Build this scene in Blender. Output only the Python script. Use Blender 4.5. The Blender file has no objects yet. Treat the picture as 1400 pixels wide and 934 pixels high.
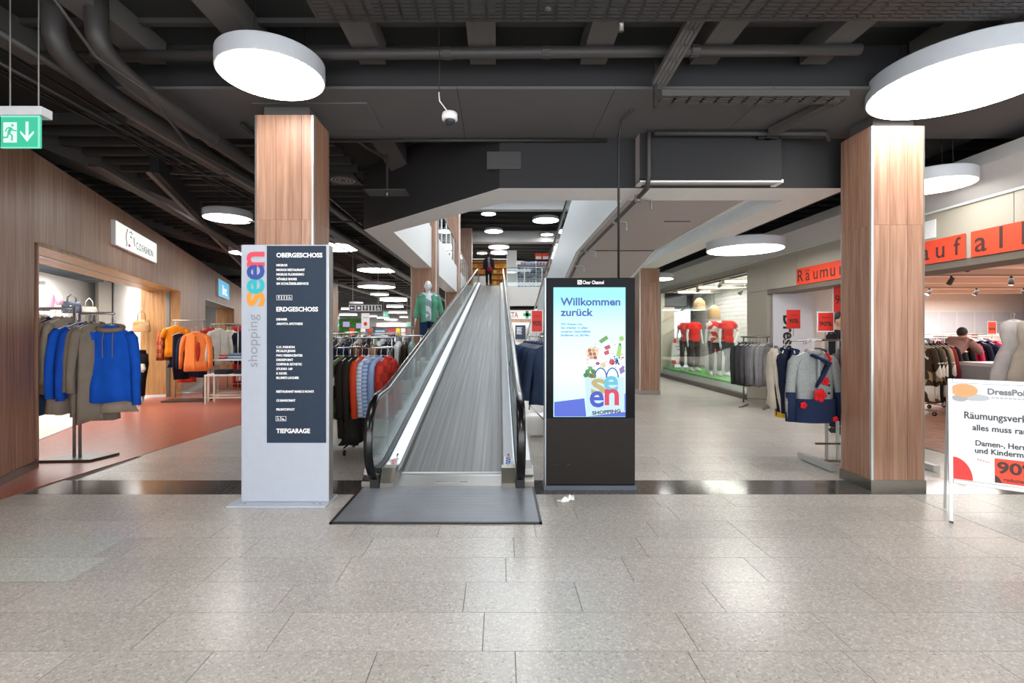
import bpy, bmesh, math, random
from mathutils import Vector, Matrix
random.seed(7)
S = bpy.context.scene
COL = S.collection
PI = math.pi
# ---------------------------------------------------------------- camera, world, exposure
cam_d = bpy.data.cameras.new('camera'); cam = bpy.data.objects.new('camera', cam_d); COL.objects.link(cam)
EXPO = 0.66
cam.location = (0, 0, 1.44); cam.rotation_euler = (PI/2, 0, 0)
cam_d.sensor_width = 36; cam_d.lens = 670/1400*36
cam_d.shift_x = 17/1400; cam_d.shift_y = -12/1400
cam_d.clip_start = .05; cam_d.clip_end = 300
S.camera = cam
w = bpy.data.worlds.new('world'); S.world = w; w.use_nodes = True
w.node_tree.nodes['Background'].inputs[0].default_value = (.92, .96, 1, 1)
w.node_tree.nodes['Background'].inputs[1].default_value = 3.3
S.view_settings.view_transform = 'Standard'; S.view_settings.look = 'None'
S.view_settings.gamma = 1; S.view_settings.exposure = EXPO
S.cycles.use_denoising = True
S.cycles.max_bounces = 8; S.cycles.diffuse_bounces = 4; S.cycles.glossy_bounces = 4
S.cycles.transparent_max_bounces = 16; S.cycles.sample_clamp_indirect = 6
LAMP = 9.5      # radiance of the round pendant diffusers
# ---------------------------------------------------------------- helpers: materials
def lin(c): return c/12.92 if c <= .04045 else ((c+.055)/1.055)**2.4
def rgb(c):
    if isinstance(c, str):
        c = c.lstrip('#'); c = tuple(int(c[i:i+2], 16) for i in (0, 2, 4))
    return (lin(c[0]/255), lin(c[1]/255), lin(c[2]/255), 1)
M = {}
def new_mat(name):
    m = bpy.data.materials.new(name); m.use_nodes = True; M[name] = m
    return m, m.node_tree, m.node_tree.nodes['Principled BSDF']
def nd(t, kind, **kw):
    n = t.nodes.new(kind)
    for k, v in kw.items():
        if k in n.inputs: n.inputs[k].default_value = v
        else: setattr(n, k, v)
    return n
def coords(t, scale=(1, 1, 1), kind='obj', jitter=0):
    if kind == 'world': src = nd(t, 'ShaderNodeNewGeometry').outputs['Position']
    else: src = nd(t, 'ShaderNodeTexCoord').outputs['Object']
    mp = nd(t, 'ShaderNodeMapping'); mp.inputs['Scale'].default_value = scale
    t.links.new(src, mp.inputs['Vector'])
    if jitter:
        oi = nd(t, 'ShaderNodeObjectInfo'); ml = nd(t, 'ShaderNodeMath', operation='MULTIPLY'); ml.inputs[1].default_value = jitter
        t.links.new(oi.outputs['Random'], ml.inputs[0]); t.links.new(ml.outputs[0], mp.inputs['Location'])
    return mp.outputs[0]
def ramp(t, fac, stops):
    r = nd(t, 'ShaderNodeValToRGB'); e = r.color_ramp.elements
    while len(e) < len(stops): e.new(.5)
    for i, (p, c) in enumerate(stops): e[i].position = p; e[i].color = rgb(c)
    t.links.new(fac, r.inputs[0]); return r.outputs[0]
def bump(t, b, h, strength=.2, dist=.01):
    n = nd(t, 'ShaderNodeBump'); n.inputs['Strength'].default_value = strength; n.inputs['Distance'].default_value = dist
    t.links.new(h, n.inputs['Height']); t.links.new(n.outputs[0], b.inputs['Normal'])
def mat(name, col, rough=.5, metal=0, var=.06, scale=12, bmp=0, spec=.5):
    """painted / plain surface with a faint procedural mottling"""
    if name in M: return M[name]
    m, t, b = new_mat(name)
    c = rgb(col)
    n = nd(t, 'ShaderNodeTexNoise'); n.inputs['Scale'].default_value = scale; n.inputs['Detail'].default_value = 3
    t.links.new(coords(t), n.inputs['Vector'])
    mx = nd(t, 'ShaderNodeMix', data_type='RGBA')
    mx.inputs[6].default_value = tuple(min(1, x*(1-var)) for x in c[:3])+(1,)
    mx.inputs[7].default_value = tuple(min(1, x*(1+var)) for x in c[:3])+(1,)
    t.links.new(n.outputs[0], mx.inputs[0]); t.links.new(mx.outputs[2], b.inputs['Base Color'])
    b.inputs['Roughness'].default_value = rough; b.inputs['Metallic'].default_value = metal
    b.inputs['Specular IOR Level'].default_value = spec
    if bmp: bump(t, b, n.outputs[0], bmp)
    return m
def emis(name, col, s=1.0):
    if name in M: return M[name]
    m, t, b = new_mat(name)
    b.inputs['Base Color'].default_value = (.01, .01, .01, 1); b.inputs['Emission Color'].default_value = rgb(col)
    b.inputs['Emission Strength'].default_value = s if s > 5 else s/2**EXPO; b.inputs['Roughness'].default_value = .4
    return m
def wood(name, dark, mid, light, fine=30, long=1.2, rough=.42):
    m, t, b = new_mat(name)
    v = coords(t, (fine, fine, long), 'world', jitter=37)
    n1 = nd(t, 'ShaderNodeTexNoise'); n1.inputs['Scale'].default_value = 1; n1.inputs['Detail'].default_value = 6; n1.inputs['Distortion'].default_value = .6
    t.links.new(v, n1.inputs['Vector'])
    v2 = coords(t, (fine*.28, fine*.28, long*.55), 'world', jitter=11)
    n2 = nd(t, 'ShaderNodeTexNoise'); n2.inputs['Scale'].default_value = 1; n2.inputs['Detail'].default_value = 3; n2.inputs['Distortion'].default_value = 1.5
    t.links.new(v2, n2.inputs['Vector'])
    w2 = nd(t, 'ShaderNodeMath', operation='MULTIPLY'); w2.inputs[1].default_value = 22; t.links.new(n2.outputs[0], w2.inputs[0])
    sn = nd(t, 'ShaderNodeMath', operation='SINE'); t.links.new(w2.outputs[0], sn.inputs[0])
    a = nd(t, 'ShaderNodeMath', operation='MULTIPLY_ADD'); a.inputs[1].default_value = .05; t.links.new(sn.outputs[0], a.inputs[0]); t.links.new(n1.outputs[0], a.inputs[2])
    oi = nd(t, 'ShaderNodeObjectInfo')
    a2 = nd(t, 'ShaderNodeMath', operation='MULTIPLY_ADD'); a2.inputs[1].default_value = .12; t.links.new(oi.outputs['Random'], a2.inputs[0]); t.links.new(a.outputs[0], a2.inputs[2])
    c = ramp(t, a2.outputs[0], [(.30, dark), (.55, mid), (.82, light)])
    t.links.new(c, b.inputs['Base Color']); b.inputs['Roughness'].default_value = rough
    bump(t, b, n1.outputs[0], .08, .003)
    return m
def granite(name, base, dark, light, rough=.25, scale=95, tint=.10, bricks=None):
    m, t, b = new_mat(name)
    v = coords(t, (1, 1, 1), 'world')
    n = nd(t, 'ShaderNodeTexNoise'); n.inputs['Scale'].default_value = scale; n.inputs['Detail'].default_value = 4; n.inputs['Roughness'].default_value = .75
    t.links.new(v, n.inputs['Vector'])
    vo = nd(t, 'ShaderNodeTexVoronoi'); vo.inputs['Scale'].default_value = scale*.9; t.links.new(v, vo.inputs['Vector'])
    hs = nd(t, 'ShaderNodeSeparateColor'); t.links.new(vo.outputs['Color'], hs.inputs[0])
    mixv = nd(t, 'ShaderNodeMath', operation='MULTIPLY_ADD'); mixv.inputs[1].default_value = .35
    t.links.new(hs.outputs[0], mixv.inputs[0]); t.links.new(n.outputs[0], mixv.inputs[2])
    c = ramp(t, mixv.outputs[0], [(.38, dark), (.52, base), (.72, base), (.92, light)])
    big = nd(t, 'ShaderNodeTexNoise'); big.inputs['Scale'].default_value = .9; t.links.new(v, big.inputs['Vector'])
    oi = nd(t, 'ShaderNodeObjectInfo')
    ad = nd(t, 'ShaderNodeMath', operation='MULTIPLY_ADD'); ad.inputs[1].default_value = .6; t.links.new(oi.outputs['Random'], ad.inputs[0]); t.links.new(big.outputs[0], ad.inputs[2])
    mr = nd(t, 'ShaderNodeMapRange'); mr.inputs['From Min'].default_value = .3; mr.inputs['From Max'].default_value = 1.2
    mr.inputs['To Min'].default_value = 1-tint; mr.inputs['To Max'].default_value = 1+tint; t.links.new(ad.outputs[0], mr.inputs[0])
    mu = nd(t, 'ShaderNodeVectorMath', operation='MULTIPLY'); t.links.new(c, mu.inputs[0]); t.links.new(mr.outputs[0], mu.inputs[1])
    out = mu.outputs[0]
    if bricks:
        br = nd(t, 'ShaderNodeTexBrick'); br.inputs['Scale'].default_value = 1; br.inputs['Brick Width'].default_value = .78; br.inputs['Row Height'].default_value = .307
        br.inputs['Mortar Size'].default_value = .004; br.inputs['Color1'].default_value = (1, 1, 1, 1); br.inputs['Color2'].default_value = (.93, .93, .93, 1); br.inputs['Mortar'].default_value = (.72, .72, .72, 1)
        t.links.new(v, br.inputs['Vector'])
        m2 = nd(t, 'ShaderNodeVectorMath', operation='MULTIPLY'); t.links.new(out, m2.inputs[0]); t.links.new(br.outputs[0], m2.inputs[1]); out = m2.outputs[0]
    t.links.new(out, b.inputs['Base Color']); b.inputs['Roughness'].default_value = rough
    b.inputs['Specular IOR Level'].default_value = .55
    return m
def glass_mat(name, tint='#e6f2ee', refl=.10, mx_=.6):
    m = bpy.data.materials.new(name); m.use_nodes = True; M[name] = m; t = m.node_tree
    t.nodes.remove(t.nodes['Principled BSDF']); o = t.nodes['Material Output']
    tr = nd(t, 'ShaderNodeBsdfTransparent'); tr.inputs[0].default_value = rgb(tint)
    gl = nd(t, 'ShaderNodeBsdfGlossy'); gl.inputs['Roughness'].default_value = 0; gl.inputs[0].default_value = (1, 1, 1, 1)
    lw = nd(t, 'ShaderNodeLayerWeight'); lw.inputs[0].default_value = .28
    mr = nd(t, 'ShaderNodeMapRange'); mr.inputs['To Min'].default_value = refl*.5; mr.inputs['To Max'].default_value = mx_
    t.links.new(lw.outputs['Fresnel'], mr.inputs[0])
    mx = nd(t, 'ShaderNodeMixShader'); t.links.new(mr.outputs[0], mx.inputs[0]); t.links.new(tr.outputs[0], mx.inputs[1]); t.links.new(gl.outputs[0], mx.inputs[2])
    t.links.new(mx.outputs[0], o.inputs[0]); return m
def fabric(col, kind='plain', col2=None):
    key = 'cloth_%s_%s_%s' % (str(col).strip('#'), kind, str(col2).strip('#'))
    if key in M: return M[key]
    m, t, b = new_mat(key); c = rgb(col)
    n = nd(t, 'ShaderNodeTexNoise'); n.inputs['Scale'].default_value = 9 if kind != 'knit' else 70; n.inputs['Detail'].default_value = 4
    t.links.new(coords(t), n.inputs['Vector'])
    if kind in ('plain', 'knit'):
        mx = nd(t, 'ShaderNodeMix', data_type='RGBA'); f = .22 if kind == 'plain' else .45
        mx.inputs[6].default_value = tuple(x*(1-f) for x in c[:3])+(1,); mx.inputs[7].default_value = tuple(min(1, x*(1+f)) for x in c[:3])+(1,)
        t.links.new(n.outputs[0], mx.inputs[0]); out = mx.outputs[2]
    elif kind == 'check':
        ch = nd(t, 'ShaderNodeTexChecker'); ch.inputs['Scale'].default_value = 11; ch.inputs[1].default_value = c; ch.inputs[2].default_value = rgb(col2)
        t.links.new(coords(t), ch.inputs['Vector']); out = ch.outputs[0]
    elif kind == 'stripe':
        wv = nd(t, 'ShaderNodeTexWave'); wv.bands_direction = 'Z'; wv.inputs['Scale'].default_value = 7; t.links.new(coords(t), wv.inputs['Vector'])
        out = ramp(t, wv.outputs[0], [(.45, col), (.55, col2)])
    else:   # patch: large irregular print
        vo = nd(t, 'ShaderNodeTexVoronoi'); vo.inputs['Scale'].default_value = 7; t.links.new(coords(t), vo.inputs['Vector'])
        sp = nd(t, 'ShaderNodeSeparateColor'); t.links.new(vo.outputs['Color'], sp.inputs[0])
        r = nd(t, 'ShaderNodeValToRGB'); r.color_ramp.interpolation = 'CONSTANT'; e = r.color_ramp.elements
        e[0].color = c; e[1].position = .5; e[1].color = rgb(col2); x = e.new(.8); x.color = rgb('#e6e2d8')
        t.links.new(sp.outputs[0], r.inputs[0]); out = r.outputs[0]
    t.links.new(out, b.inputs['Base Color']); b.inputs['Roughness'].default_value = .85; b.inputs['Specular IOR Level'].default_value = .2
    wn = nd(t, 'ShaderNodeTexNoise'); wn.inputs['Scale'].default_value = 160; t.links.new(coords(t), wn.inputs['Vector'])
    bump(t, b, wn.outputs[0], .25, .003)
    return m
wood('oak', '#86604c', '#9d7660', '#b28b75')
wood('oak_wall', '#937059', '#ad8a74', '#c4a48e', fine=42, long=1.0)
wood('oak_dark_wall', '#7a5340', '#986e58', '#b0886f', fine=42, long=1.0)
wood('oak_gold', '#8f6238', '#b28250', '#c99a66', fine=22)
wood('parquet', '#7d5444', '#9c6f5b', '#b58873', fine=9, long=9, rough=.35)
granite('granite', '#b2ada7', '#807971', '#cfc9c1')
granite('granite_far', '#b9b5af', '#8e8880', '#cfc9c1', bricks=True)
granite('granite_grey', '#a9aba8', '#797b7a', '#c6c9c6')
granite('granite_pale', '#b4b7b0', '#8a8e88', '#cfd3cc')
granite('granite_black', '#4b4744', '#383532', '#6d6864', rough=.12)
granite('red_lino', '#a85a48', '#96503f', '#b46a58', rough=.3, scale=25, tint=.06)
mat('cream_floor', '#d8d2c4', .3); mat('grout', '#77716a', .9)
mat('white_wall', '#d9d6d3', .8); mat('white_paint', '#dcdcdc', .55); mat('soffit_white', '#eceae7', .6)
mat('deck_black', '#262625', .85); mat('joist_grey', '#5b5856', .8, var=.12, scale=3); mat('girder_grey', '#5a5858', .8, var=.10, scale=2)
mat('fascia_black', '#212123', .75, var=.1, scale=2); mat('pipe_grey', '#3a3736', .5, var=.15); mat('pipe_black', '#242323', .5)
mat('tray_grey', '#524f4d', .5); mat('cable_black', '#141414', .5)
mat('steel', '#b5b3b0', .38, .75, var=.05); mat('chrome', '#c8c8c8', .12, 1); mat('brushed', '#8e8c88', .38, 1, var=.1, scale=3)
mat('plinth_steel', '#97928a', .35, 1); mat('rubber', '#0d0d0e', .22); mat('black_plastic', '#161616', .4)
mat('white_plastic', '#e2e2e2', .4); mat('lamp_white', '#bfc3c9', .5); mat('beige_panel', '#b0a99b', .45, var=.04, scale=2, spec=.4)
mat('cornice', '#bbb9b7', .6); mat('taupe', '#b3a9a6', .6, var=.04, scale=2); mat('sign_grey', '#b4bbc7', .35); mat('sign_navy', '#303c4c', .4, spec=.12)
mat('kiosk_black', '#121316', .10, spec=.06); mat('kiosk_panel', '#292523', .35, var=.15, scale=8, spec=.08); mat('kiosk_edge', '#888d92', .3, 1)
mat('orange_print', '#ee4a2a', .6); mat('red_print', '#e0332a', .5); mat('dark_print', '#4a2a26', .6); mat('black_print', '#23201f', .6)
mat('ink', '#3c3b3d', .6); mat('white_print', '#f2f2f2', .5); mat('mannequin', '#dcdde0', .3); mat('skin', '#c79a80', .6); mat('hair_dark', '#241c18', .7)
mat('shadow_gap', '#1b1714', .9); mat('leaf_green', '#3f7a2c', .6); mat('grass', '#4fa34a', .9); mat('wicker', '#c2a27a', .8)
mat('tan_leather', '#b28b5c', .5); mat('navy_leather', '#1d2838', .35); mat('paper', '#ecebe6', .8); mat('orange_goods', '#d48a35', .6)
glass_mat('glass', '#edf4f3'); glass_mat('window_glass', '#f6f9f7', .06, .26)
emis('diffuser', '#fffdf8', LAMP)
# ---------------------------------------------------------------- helpers: geometry
class MB:
    def __init__(s): s.v = []; s.f = []; s.m = []
    def add(s, vs, fs, mi=0):
        o = len(s.v); s.v += [tuple(v) for v in vs]; s.f += [tuple(i+o for i in f) for f in fs]; s.m += [mi]*len(fs)
        return s
    def box(s, x0, x1, y0, y1, z0, z1, mi=0, T=None):
        vs = [Vector((x, y, z)) for z in (z0, z1) for (x, y) in ((x0, y0), (x1, y0), (x1, y1), (x0, y1))]
        if T: vs = [T @ v for v in vs]
        return s.add(vs, [(3, 2, 1, 0), (4, 5, 6, 7), (0, 1, 5, 4), (1, 2, 6, 5), (2, 3, 7, 6), (3, 0, 4, 7)], mi)
    def prism(s, poly, z0, z1, mi=0, axis='z', side=None):
        """polygon extruded; axis z: (x,y); axis x: poly is (y,z) from x=z0..z1; axis y: poly is (x,z) from y=z0..z1"""
        n = len(poly)
        f3 = {'z': lambda p, h: (p[0], p[1], h), 'x': lambda p, h: (h, p[0], p[1]), 'y': lambda p, h: (p[0], h, p[1])}[axis]
        vs = [f3(p, z0) for p in poly]+[f3(p, z1) for p in poly]
        s.add(vs, [tuple(range(n-1, -1, -1)), tuple(range(n, 2*n))], mi)
        o = len(s.v)-2*n
        for i in range(n):
            j = (i+1) % n; s.f.append((o+i, o+j, o+n+j, o+n+i)); s.m.append(mi if side is None else side)
        return s
    def loft(s, rings, mi=0, cap=True, closed=True):
        n = len(rings[0]); o = len(s.v)
        for r in rings: s.v += [tuple(p) for p in r]
        for k in range(len(rings)-1):
            for i in range(n if closed else n-1):
                j = (i+1) % n; s.f.append((o+k*n+i, o+k*n+j, o+(k+1)*n+j, o+(k+1)*n+i)); s.m.append(mi)
        if cap and closed:
            s.f.append(tuple(o+i for i in range(n-1, -1, -1))); s.m.append(mi)
            e = o+(len(rings)-1)*n; s.f.append(tuple(e+i for i in range(n))); s.m.append(mi)
        return s
    def tube(s, path, r, seg=8, mi=0, cap=True, flat=1.0, up=None):
        """r: number or list; flat scales the second axis"""
        P = [Vector(p) for p in path]; n = len(P)
        R = r if isinstance(r, (list, tuple)) else [r]*n
        rings = []; prev = None
        for i, p in enumerate(P):
            d = (P[min(i+1, n-1)]-P[max(i-1, 0)])
            d = d.normalized() if d.length > 1e-9 else Vector((0, 0, 1))
            if prev is None:
                a = Vector(up) if up else (Vector((0, 0, 1)) if abs(d.z) < .9 else Vector((1, 0, 0)))
                a = (a-d*a.dot(d)).normalized()
            else: a = (prev-d*prev.dot(d)).normalized()
            prev = a; b = d.cross(a)
            rx, ry = R[i] if isinstance(R[i], (list, tuple)) else (R[i], R[i]*flat)
            rings.append([p+a*(ry*math.cos(2*PI*k/seg))+b*(rx*math.sin(2*PI*k/seg)) for k in range(seg)])
        return s.loft([list(reversed(q)) for q in rings], mi, cap)
    def cyl(s, p, r, h, seg=24, mi=0, r2=None):
        return s.lathe(p, [(r, 0), (r if r2 is None else r2, h)], seg, mi)
    def lathe(s, p, prof, seg=24, mi=0, cap=True):
        rings = [[(p[0]+r*math.cos(2*PI*k/seg), p[1]+r*math.sin(2*PI*k/seg), p[2]+z) for k in range(seg)] for r, z in prof]
        return s.loft(rings, mi, cap)
    def ball(s, c, r, seg=12, rn=8, mi=0):
        if not isinstance(r, (list, tuple)): r = (r, r, r)
        rings = []
        for i in range(rn+1):
            a = -PI/2+PI*i/rn; q = max(math.cos(a), .02)
            rings.append([(c[0]+r[0]*q*math.cos(2*PI*k/seg), c[1]+r[1]*q*math.sin(2*PI*k/seg), c[2]+r[2]*math.sin(a)) for k in range(seg)])
        return s.loft(rings, mi)
    def mesh(s, name, mats, smooth=False):
        me = bpy.data.meshes.new(name); me.from_pydata(s.v, [], s.f)
        for m in (mats if isinstance(mats, (list, tuple)) else [mats]): me.materials.append(M[m] if isinstance(m, str) else m)
        me.polygons.foreach_set('material_index', s.m)
        if smooth: me.polygons.foreach_set('use_smooth', [True]*len(me.polygons))
        me.update(); return me
    def build(s, name, mats, parent=None, smooth=False, bevel=0, autosm=False):
        o = bpy.data.objects.new(name, s.mesh(name, mats, smooth or autosm)); COL.objects.link(o)
        if parent: o.parent = parent
        if bevel:
            b = o.modifiers.new('bevel', 'BEVEL'); b.width = bevel; b.segments = 2; b.limit_method = 'ANGLE'
        if autosm: sharp(o.data)
        return o
def sharp(me, ang=35):
    bm = bmesh.new(); bm.from_mesh(me)
    for e in bm.edges:
        if len(e.link_faces) == 2 and e.calc_face_angle(0) > math.radians(ang): e.smooth = False
    bm.to_mesh(me); bm.free()
def fixn(o):
    bm = bmesh.new(); bm.from_mesh(o.data); bmesh.ops.recalc_face_normals(bm, faces=bm.faces); bm.to_mesh(o.data); bm.free(); return o
def tag(o, label, cat, group=None, kind=None):
    if label: o['label'] = label
    if cat: o['category'] = cat
    if group: o['group'] = group
    if kind: o['kind'] = kind
    return o
def thing(name, label, cat, loc=(0, 0, 0), rz=0, group=None):
    o = bpy.data.objects.new(name, None); COL.objects.link(o); o.location = loc; o.rotation_euler = (0, 0, rz); o.empty_display_size = .1
    return tag(o, label, cat, group)
def struct(o, label=None):
    o['kind'] = 'structure'
    if label: o['label'] = label
    return o
def inst(me, name, parent=None, loc=(0, 0, 0), rot=(0, 0, 0), sc=(1, 1, 1), mats=None):
    o = bpy.data.objects.new(name, me); COL.objects.link(o); o.location = loc; o.rotation_euler = rot; o.scale = sc
    if parent: o.parent = parent
    if mats:
        for i, m in enumerate(mats):
            o.material_slots[i].link = 'OBJECT'; o.material_slots[i].material = M[m] if isinstance(m, str) else m
    return o
def copy_tree(o, parent=None):
    c = o.copy(); COL.objects.link(c)
    if parent: c.parent = parent
    for ch in list(o.children): copy_tree(ch, c)
    return c
UNIT = MB().box(0, 1, 0, 1, 0, 1).mesh('unit', 'grout')
def unit_box(name, parent, x0, x1, y0, y1, z0, z1, m):
    return inst(UNIT, name, parent, (x0, y0, z0), sc=(x1-x0, y1-y0, z1-z0), mats=[m])
def text(body, size, parent, loc, m, rot=(PI/2, 0, 0), width=None, bold=0, align='LEFT', name='lettering', depth=.0008, spacing=1.0, height=None):
    cu = bpy.data.curves.new('t', 'FONT'); cu.body = body; cu.size = size; cu.align_x = align; cu.extrude = depth; cu.offset = bold; cu.resolution_u = 3; cu.space_character = spacing
    o = bpy.data.objects.new('t', cu); COL.objects.link(o)
    dg = bpy.context.evaluated_depsgraph_get()
    me = bpy.data.meshes.new_from_object(o.evaluated_get(dg)); bpy.data.objects.remove(o); bpy.data.curves.remove(cu)
    me.name = name; me.materials.clear(); me.materials.append(M[m] if isinstance(m, str) else m)
    if width:
        xs = [v.co.x for v in me.vertices]; a, b_ = min(xs), max(xs); k = width/(b_-a)
        for v in me.vertices: v.co.x = (v.co.x-a)*k if align == 'LEFT' else (v.co.x-(a+b_)/2)*k
    if height:
        ys = [v.co.y for v in me.vertices]; a = min(ys); k = height/(max(ys)-a)
        for v in me.vertices: v.co.y = (v.co.y-a)*k
    return inst(me, name, parent, loc, rot)
# ================================================================ SETTING
PB = -5.0       # how far the hall goes on behind the camera
# ---------------------------------------------------------------- floor
b = MB(); b.box(-12, 12, PB, 5.701, -.25, -.006, 0)
b.box(-12, 20, 5.701, 20, -.25, 0, 1); b.box(-22, 20, 20, 62, -.25, 0, 1); b.box(-12, 12, PB, 1.295, -.006, 0, 1)
floor = struct(b.build('floor', ['grout', 'granite_far']))
rnd = random.Random(3)
def tile_row(y0, y1, x0, x1, m, pale=None):
    x = x0-rnd.uniform(0, .6)
    while x < x1:
        wd = rnd.choice([.62, .70, .74, .78, .86, .98]); a, c = max(x, x0), min(x+wd, x1)
        if c-a > .05:
            mm = 'granite_pale' if pale and rnd.random() < pale else m
            unit_box('floor_tile', floor, a+.0018, c-.0018, y0+.0018, y1-.0018, -.006, 0, mm)
        x += wd
PAV = {}
for k in range(10):
    y1 = 4.365-.307*k; tile_row(y1-.307, y1, -4.9 if k else -4.3, 3.6, 'granite')
for k in range(7):
    y1 = 4.365-.44*k; tile_row(y1-.44, y1, 3.604, 7.0, 'granite_grey', .35)
for k in range(3): tile_row(4.78+.307*k, 4.78+.307*(k+1), -4.15, 5.35, 'granite')
# two paler replacement slabs near the left edge of the walkway
for (x0, x1, y0) in ((-3.62, -2.62, 3.137), (-3.45, -2.50, 2.83)):
    unit_box('floor_tile', floor, x0, x1, y0+.0018, y0+.3052, -.005, .0012, 'granite_pale')
x = -4.25
while x < 5.3:
    unit_box('floor_slab', floor, x+.0012, min(x+.98, 5.34)-.0012, 4.367, 4.778, -.006, .0006, 'granite_black'); x += .98
# coloured floor of the left passage
ro = MB().prism([(-7.2, 3.2), (-4.5, 3.2), (-4.33, 4.25), (-4.04, 7.72), (-3.6, 13.0), (-3.2, 20), (-11.5, 20), (-8.65, 13.0), (-7.2, 9.5)], -.004, .003)
struct(ro.build('floor_left', 'red_lino'), 'terracotta coloured smooth floor along the left shopfronts')
# ---------------------------------------------------------------- left shopfront (local frame: x along the wall going away, -y into the shop... )
LW = thing('wall_left', 'light oak boarded shopfront wall running away on the left', None); LW['kind'] = 'structure'
LANG = math.atan2(1, -.39)
LW.location = (-2.896, 0, 0); LW.rotation_euler = (0, 0, LANG)
K = math.sqrt(1+.39**2)
def ls(Y): return Y*K         # distance along the wall for a world Y on its face
# local: +x = away along wall; local +y = into the shop (left of the direction)
WT = 3.35
O1 = (ls(5.24), ls(11.1)); O2 = (ls(13.8), ls(19.1)); OH = 2.40
def wbox(name, x0, x1, y0, y1, z0, z1, m): return unit_box(name, LW, x0, x1, y0, y1, z0, z1, m)
x = ls(1.0)
while x < ls(21.5):
    c = x+.118
    if c <= O1[0]+.01 or (x >= O1[1]-.01 and c <= O2[0]+.02) or x >= O2[1]-.01: z0 = .09
    else: z0 = OH
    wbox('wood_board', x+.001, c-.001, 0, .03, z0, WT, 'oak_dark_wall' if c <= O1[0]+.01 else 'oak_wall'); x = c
for (a, c) in ((ls(.5), O1[0]), (O1[1], O2[0]), (O2[1], ls(21.5))):
    wbox('wall_core', a, c, .035, .62, 0, WT-.02, 'shadow_gap'); wbox('baseboard', a, c, -.012, .035, 0, .09, 'plinth_steel')
wbox('wall_core', O1[0], O2[0]+.01, .035, .62, OH+.03, WT-.02, 'shadow_gap'); wbox('wall_core', O2[0], O2[1], .035, .62, OH+.03, WT-.02, 'shadow_gap')
wbox('lintel_board', O1[0], O1[1], 0, .30, OH-.03, OH+.02, 'oak_gold'); wbox('door_track', O1[0], O1[1], .30, .36, OH-.035, OH+.02, 'brushed'); wbox('lintel_board', O1[0], O1[1], .36, .66, OH-.03, OH+.02, 'oak_gold')
wbox('lintel_board', O2[0], O2[1], 0, .62, OH-.03, OH+.02, 'brushed')
wbox('jamb_board', O1[1]-.03, O1[1]+.0, 0, .20, .0, OH, 'oak_gold'); wbox('door_track', O1[1]-.05, O1[1], .20, .27, 0, OH, 'brushed')
wbox('jamb_board', O1[1]-.03, O1[1], .27, .50, .06, OH, 'oak_gold'); wbox('jamb_board', O1[1]-.03, O1[1], .502, .75, .06, OH, 'oak_gold'); wbox('baseboard', O1[1]-.045, O1[1], .27, .75, 0, .06, 'white_plastic')
wbox('jamb_board', O1[0], O1[0]+.03, 0, .62, 0, OH, 'oak_dark_wall')
wbox('jamb_board', O2[1]-.03, O2[1], 0, .31, 0, OH, 'oak_gold'); wbox('jamb_board', O2[1]-.03, O2[1], .312, .62, 0, OH, 'oak_gold')
wbox('threshold_strip', O1[0], O1[1], .66, .72, -.002, .008, 'steel')
# shop rooms behind the boarded wall
b = MB(); b.box(ls(3.9), ls(12.4), .69, 2.6, -.003, .004)
o = struct(b.build('floor_shop_left', 'cream_floor', LW)); del o['kind']
sl = MB(); sl.box(ls(3.6), ls(14.4), 2.55, 2.7, 0, 2.72); sl.prism([(ls(14.3), 2.56), (ls(11.2), .76), (ls(11.2)+.1, .66), (ls(14.4), 2.5)], 0, 2.72)
sl.box(ls(3.5), ls(3.6), .66, 2.7, 0, 2.9)
sl.build('shop_wall', 'white_wall', LW)
sl = MB().prism([(ls(13.6), 2.2), (ls(13.2), 1.97), (ls(13.2)-.12, 2.2), (ls(13.6)-.12, 2.42)], 0, 2.72); fixn(sl.build('shop_column', mat('column_beige', '#b5aea6', .8), LW))
wl = MB(); wl.box(O2[0]+.5, O2[1]+1.5, 2.4, 2.5, 0, 2.9); wl.build('shop_wall', mat('pale_blue_wall', '#9fb2bd', .7), LW)
# shop interior shelf (white) with a few items: built in clothes section
# ---------------------------------------------------------------- right shopfront wall (X = 5.3) with display window and opening
WR = thing('wall_right', 'beige metal clad shopfront wall on the right', None); WR['kind'] = 'structure'
def rbox(name, x0, x1, y0, y1, z0, z1, m): return unit_box(name, WR, x0, x1, y0, y1, z0, z1, m)
RX = 5.30
for (a, c) in ((9.7, 10.5), (16.1, 17.0), (17.0, 18.2)):   # full height panels
    rbox('wall_panel', RX, RX+.45, a+.003, c-.003, .0, 2.28, 'beige_panel')
ys = [3.3, 5.05, 6.9, 8.75, 9.7, 10.5]
for a, c in zip(ys[:-1], ys[1:]): rbox('wall_panel', RX, RX+.12, a+.004, c-.004, 2.285, 2.90, 'beige_panel')
rbox('wall_panel', RX, RX+.3, 1.5, 3.296, 0, 2.9, 'beige_panel')
rbox('lintel_panel', RX, RX+.45, 3.3, 9.7, 2.20, 2.28, mat('lintel_brown', '#6f665b', .5)); 
for a in (10.5, 12.36, 14.22): rbox('wall_panel', RX-.0, RX+.12, a+.004, a+1.856, 2.75, 2.90, 'beige_panel')
rbox('wall_panel', RX, RX+.12, 16.1, 18.2, 2.285, 2.90, 'beige_panel')
rbox('window_plinth', RX-.01, RX+.08, 10.5, 16.1, 0, .10, mat('plinth_brown', '#5d554b', .5))
b = MB()
for a in (10.5, 12.36, 14.22): b.box(RX+.02, RX+.032, a+.004, a+1.852, .10, 2.75)
wn = struct(b.build('window_1', 'window_glass'), 'tall frameless display window of the shop on the right'); del b
fr = MB(); fr.box(RX, RX+.06, 10.5, 16.1, 2.73, 2.76); fr.box(RX, RX+.06, 10.5, 16.1, .085, .115); fr.build('window_frame', 'brushed', wn)
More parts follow.
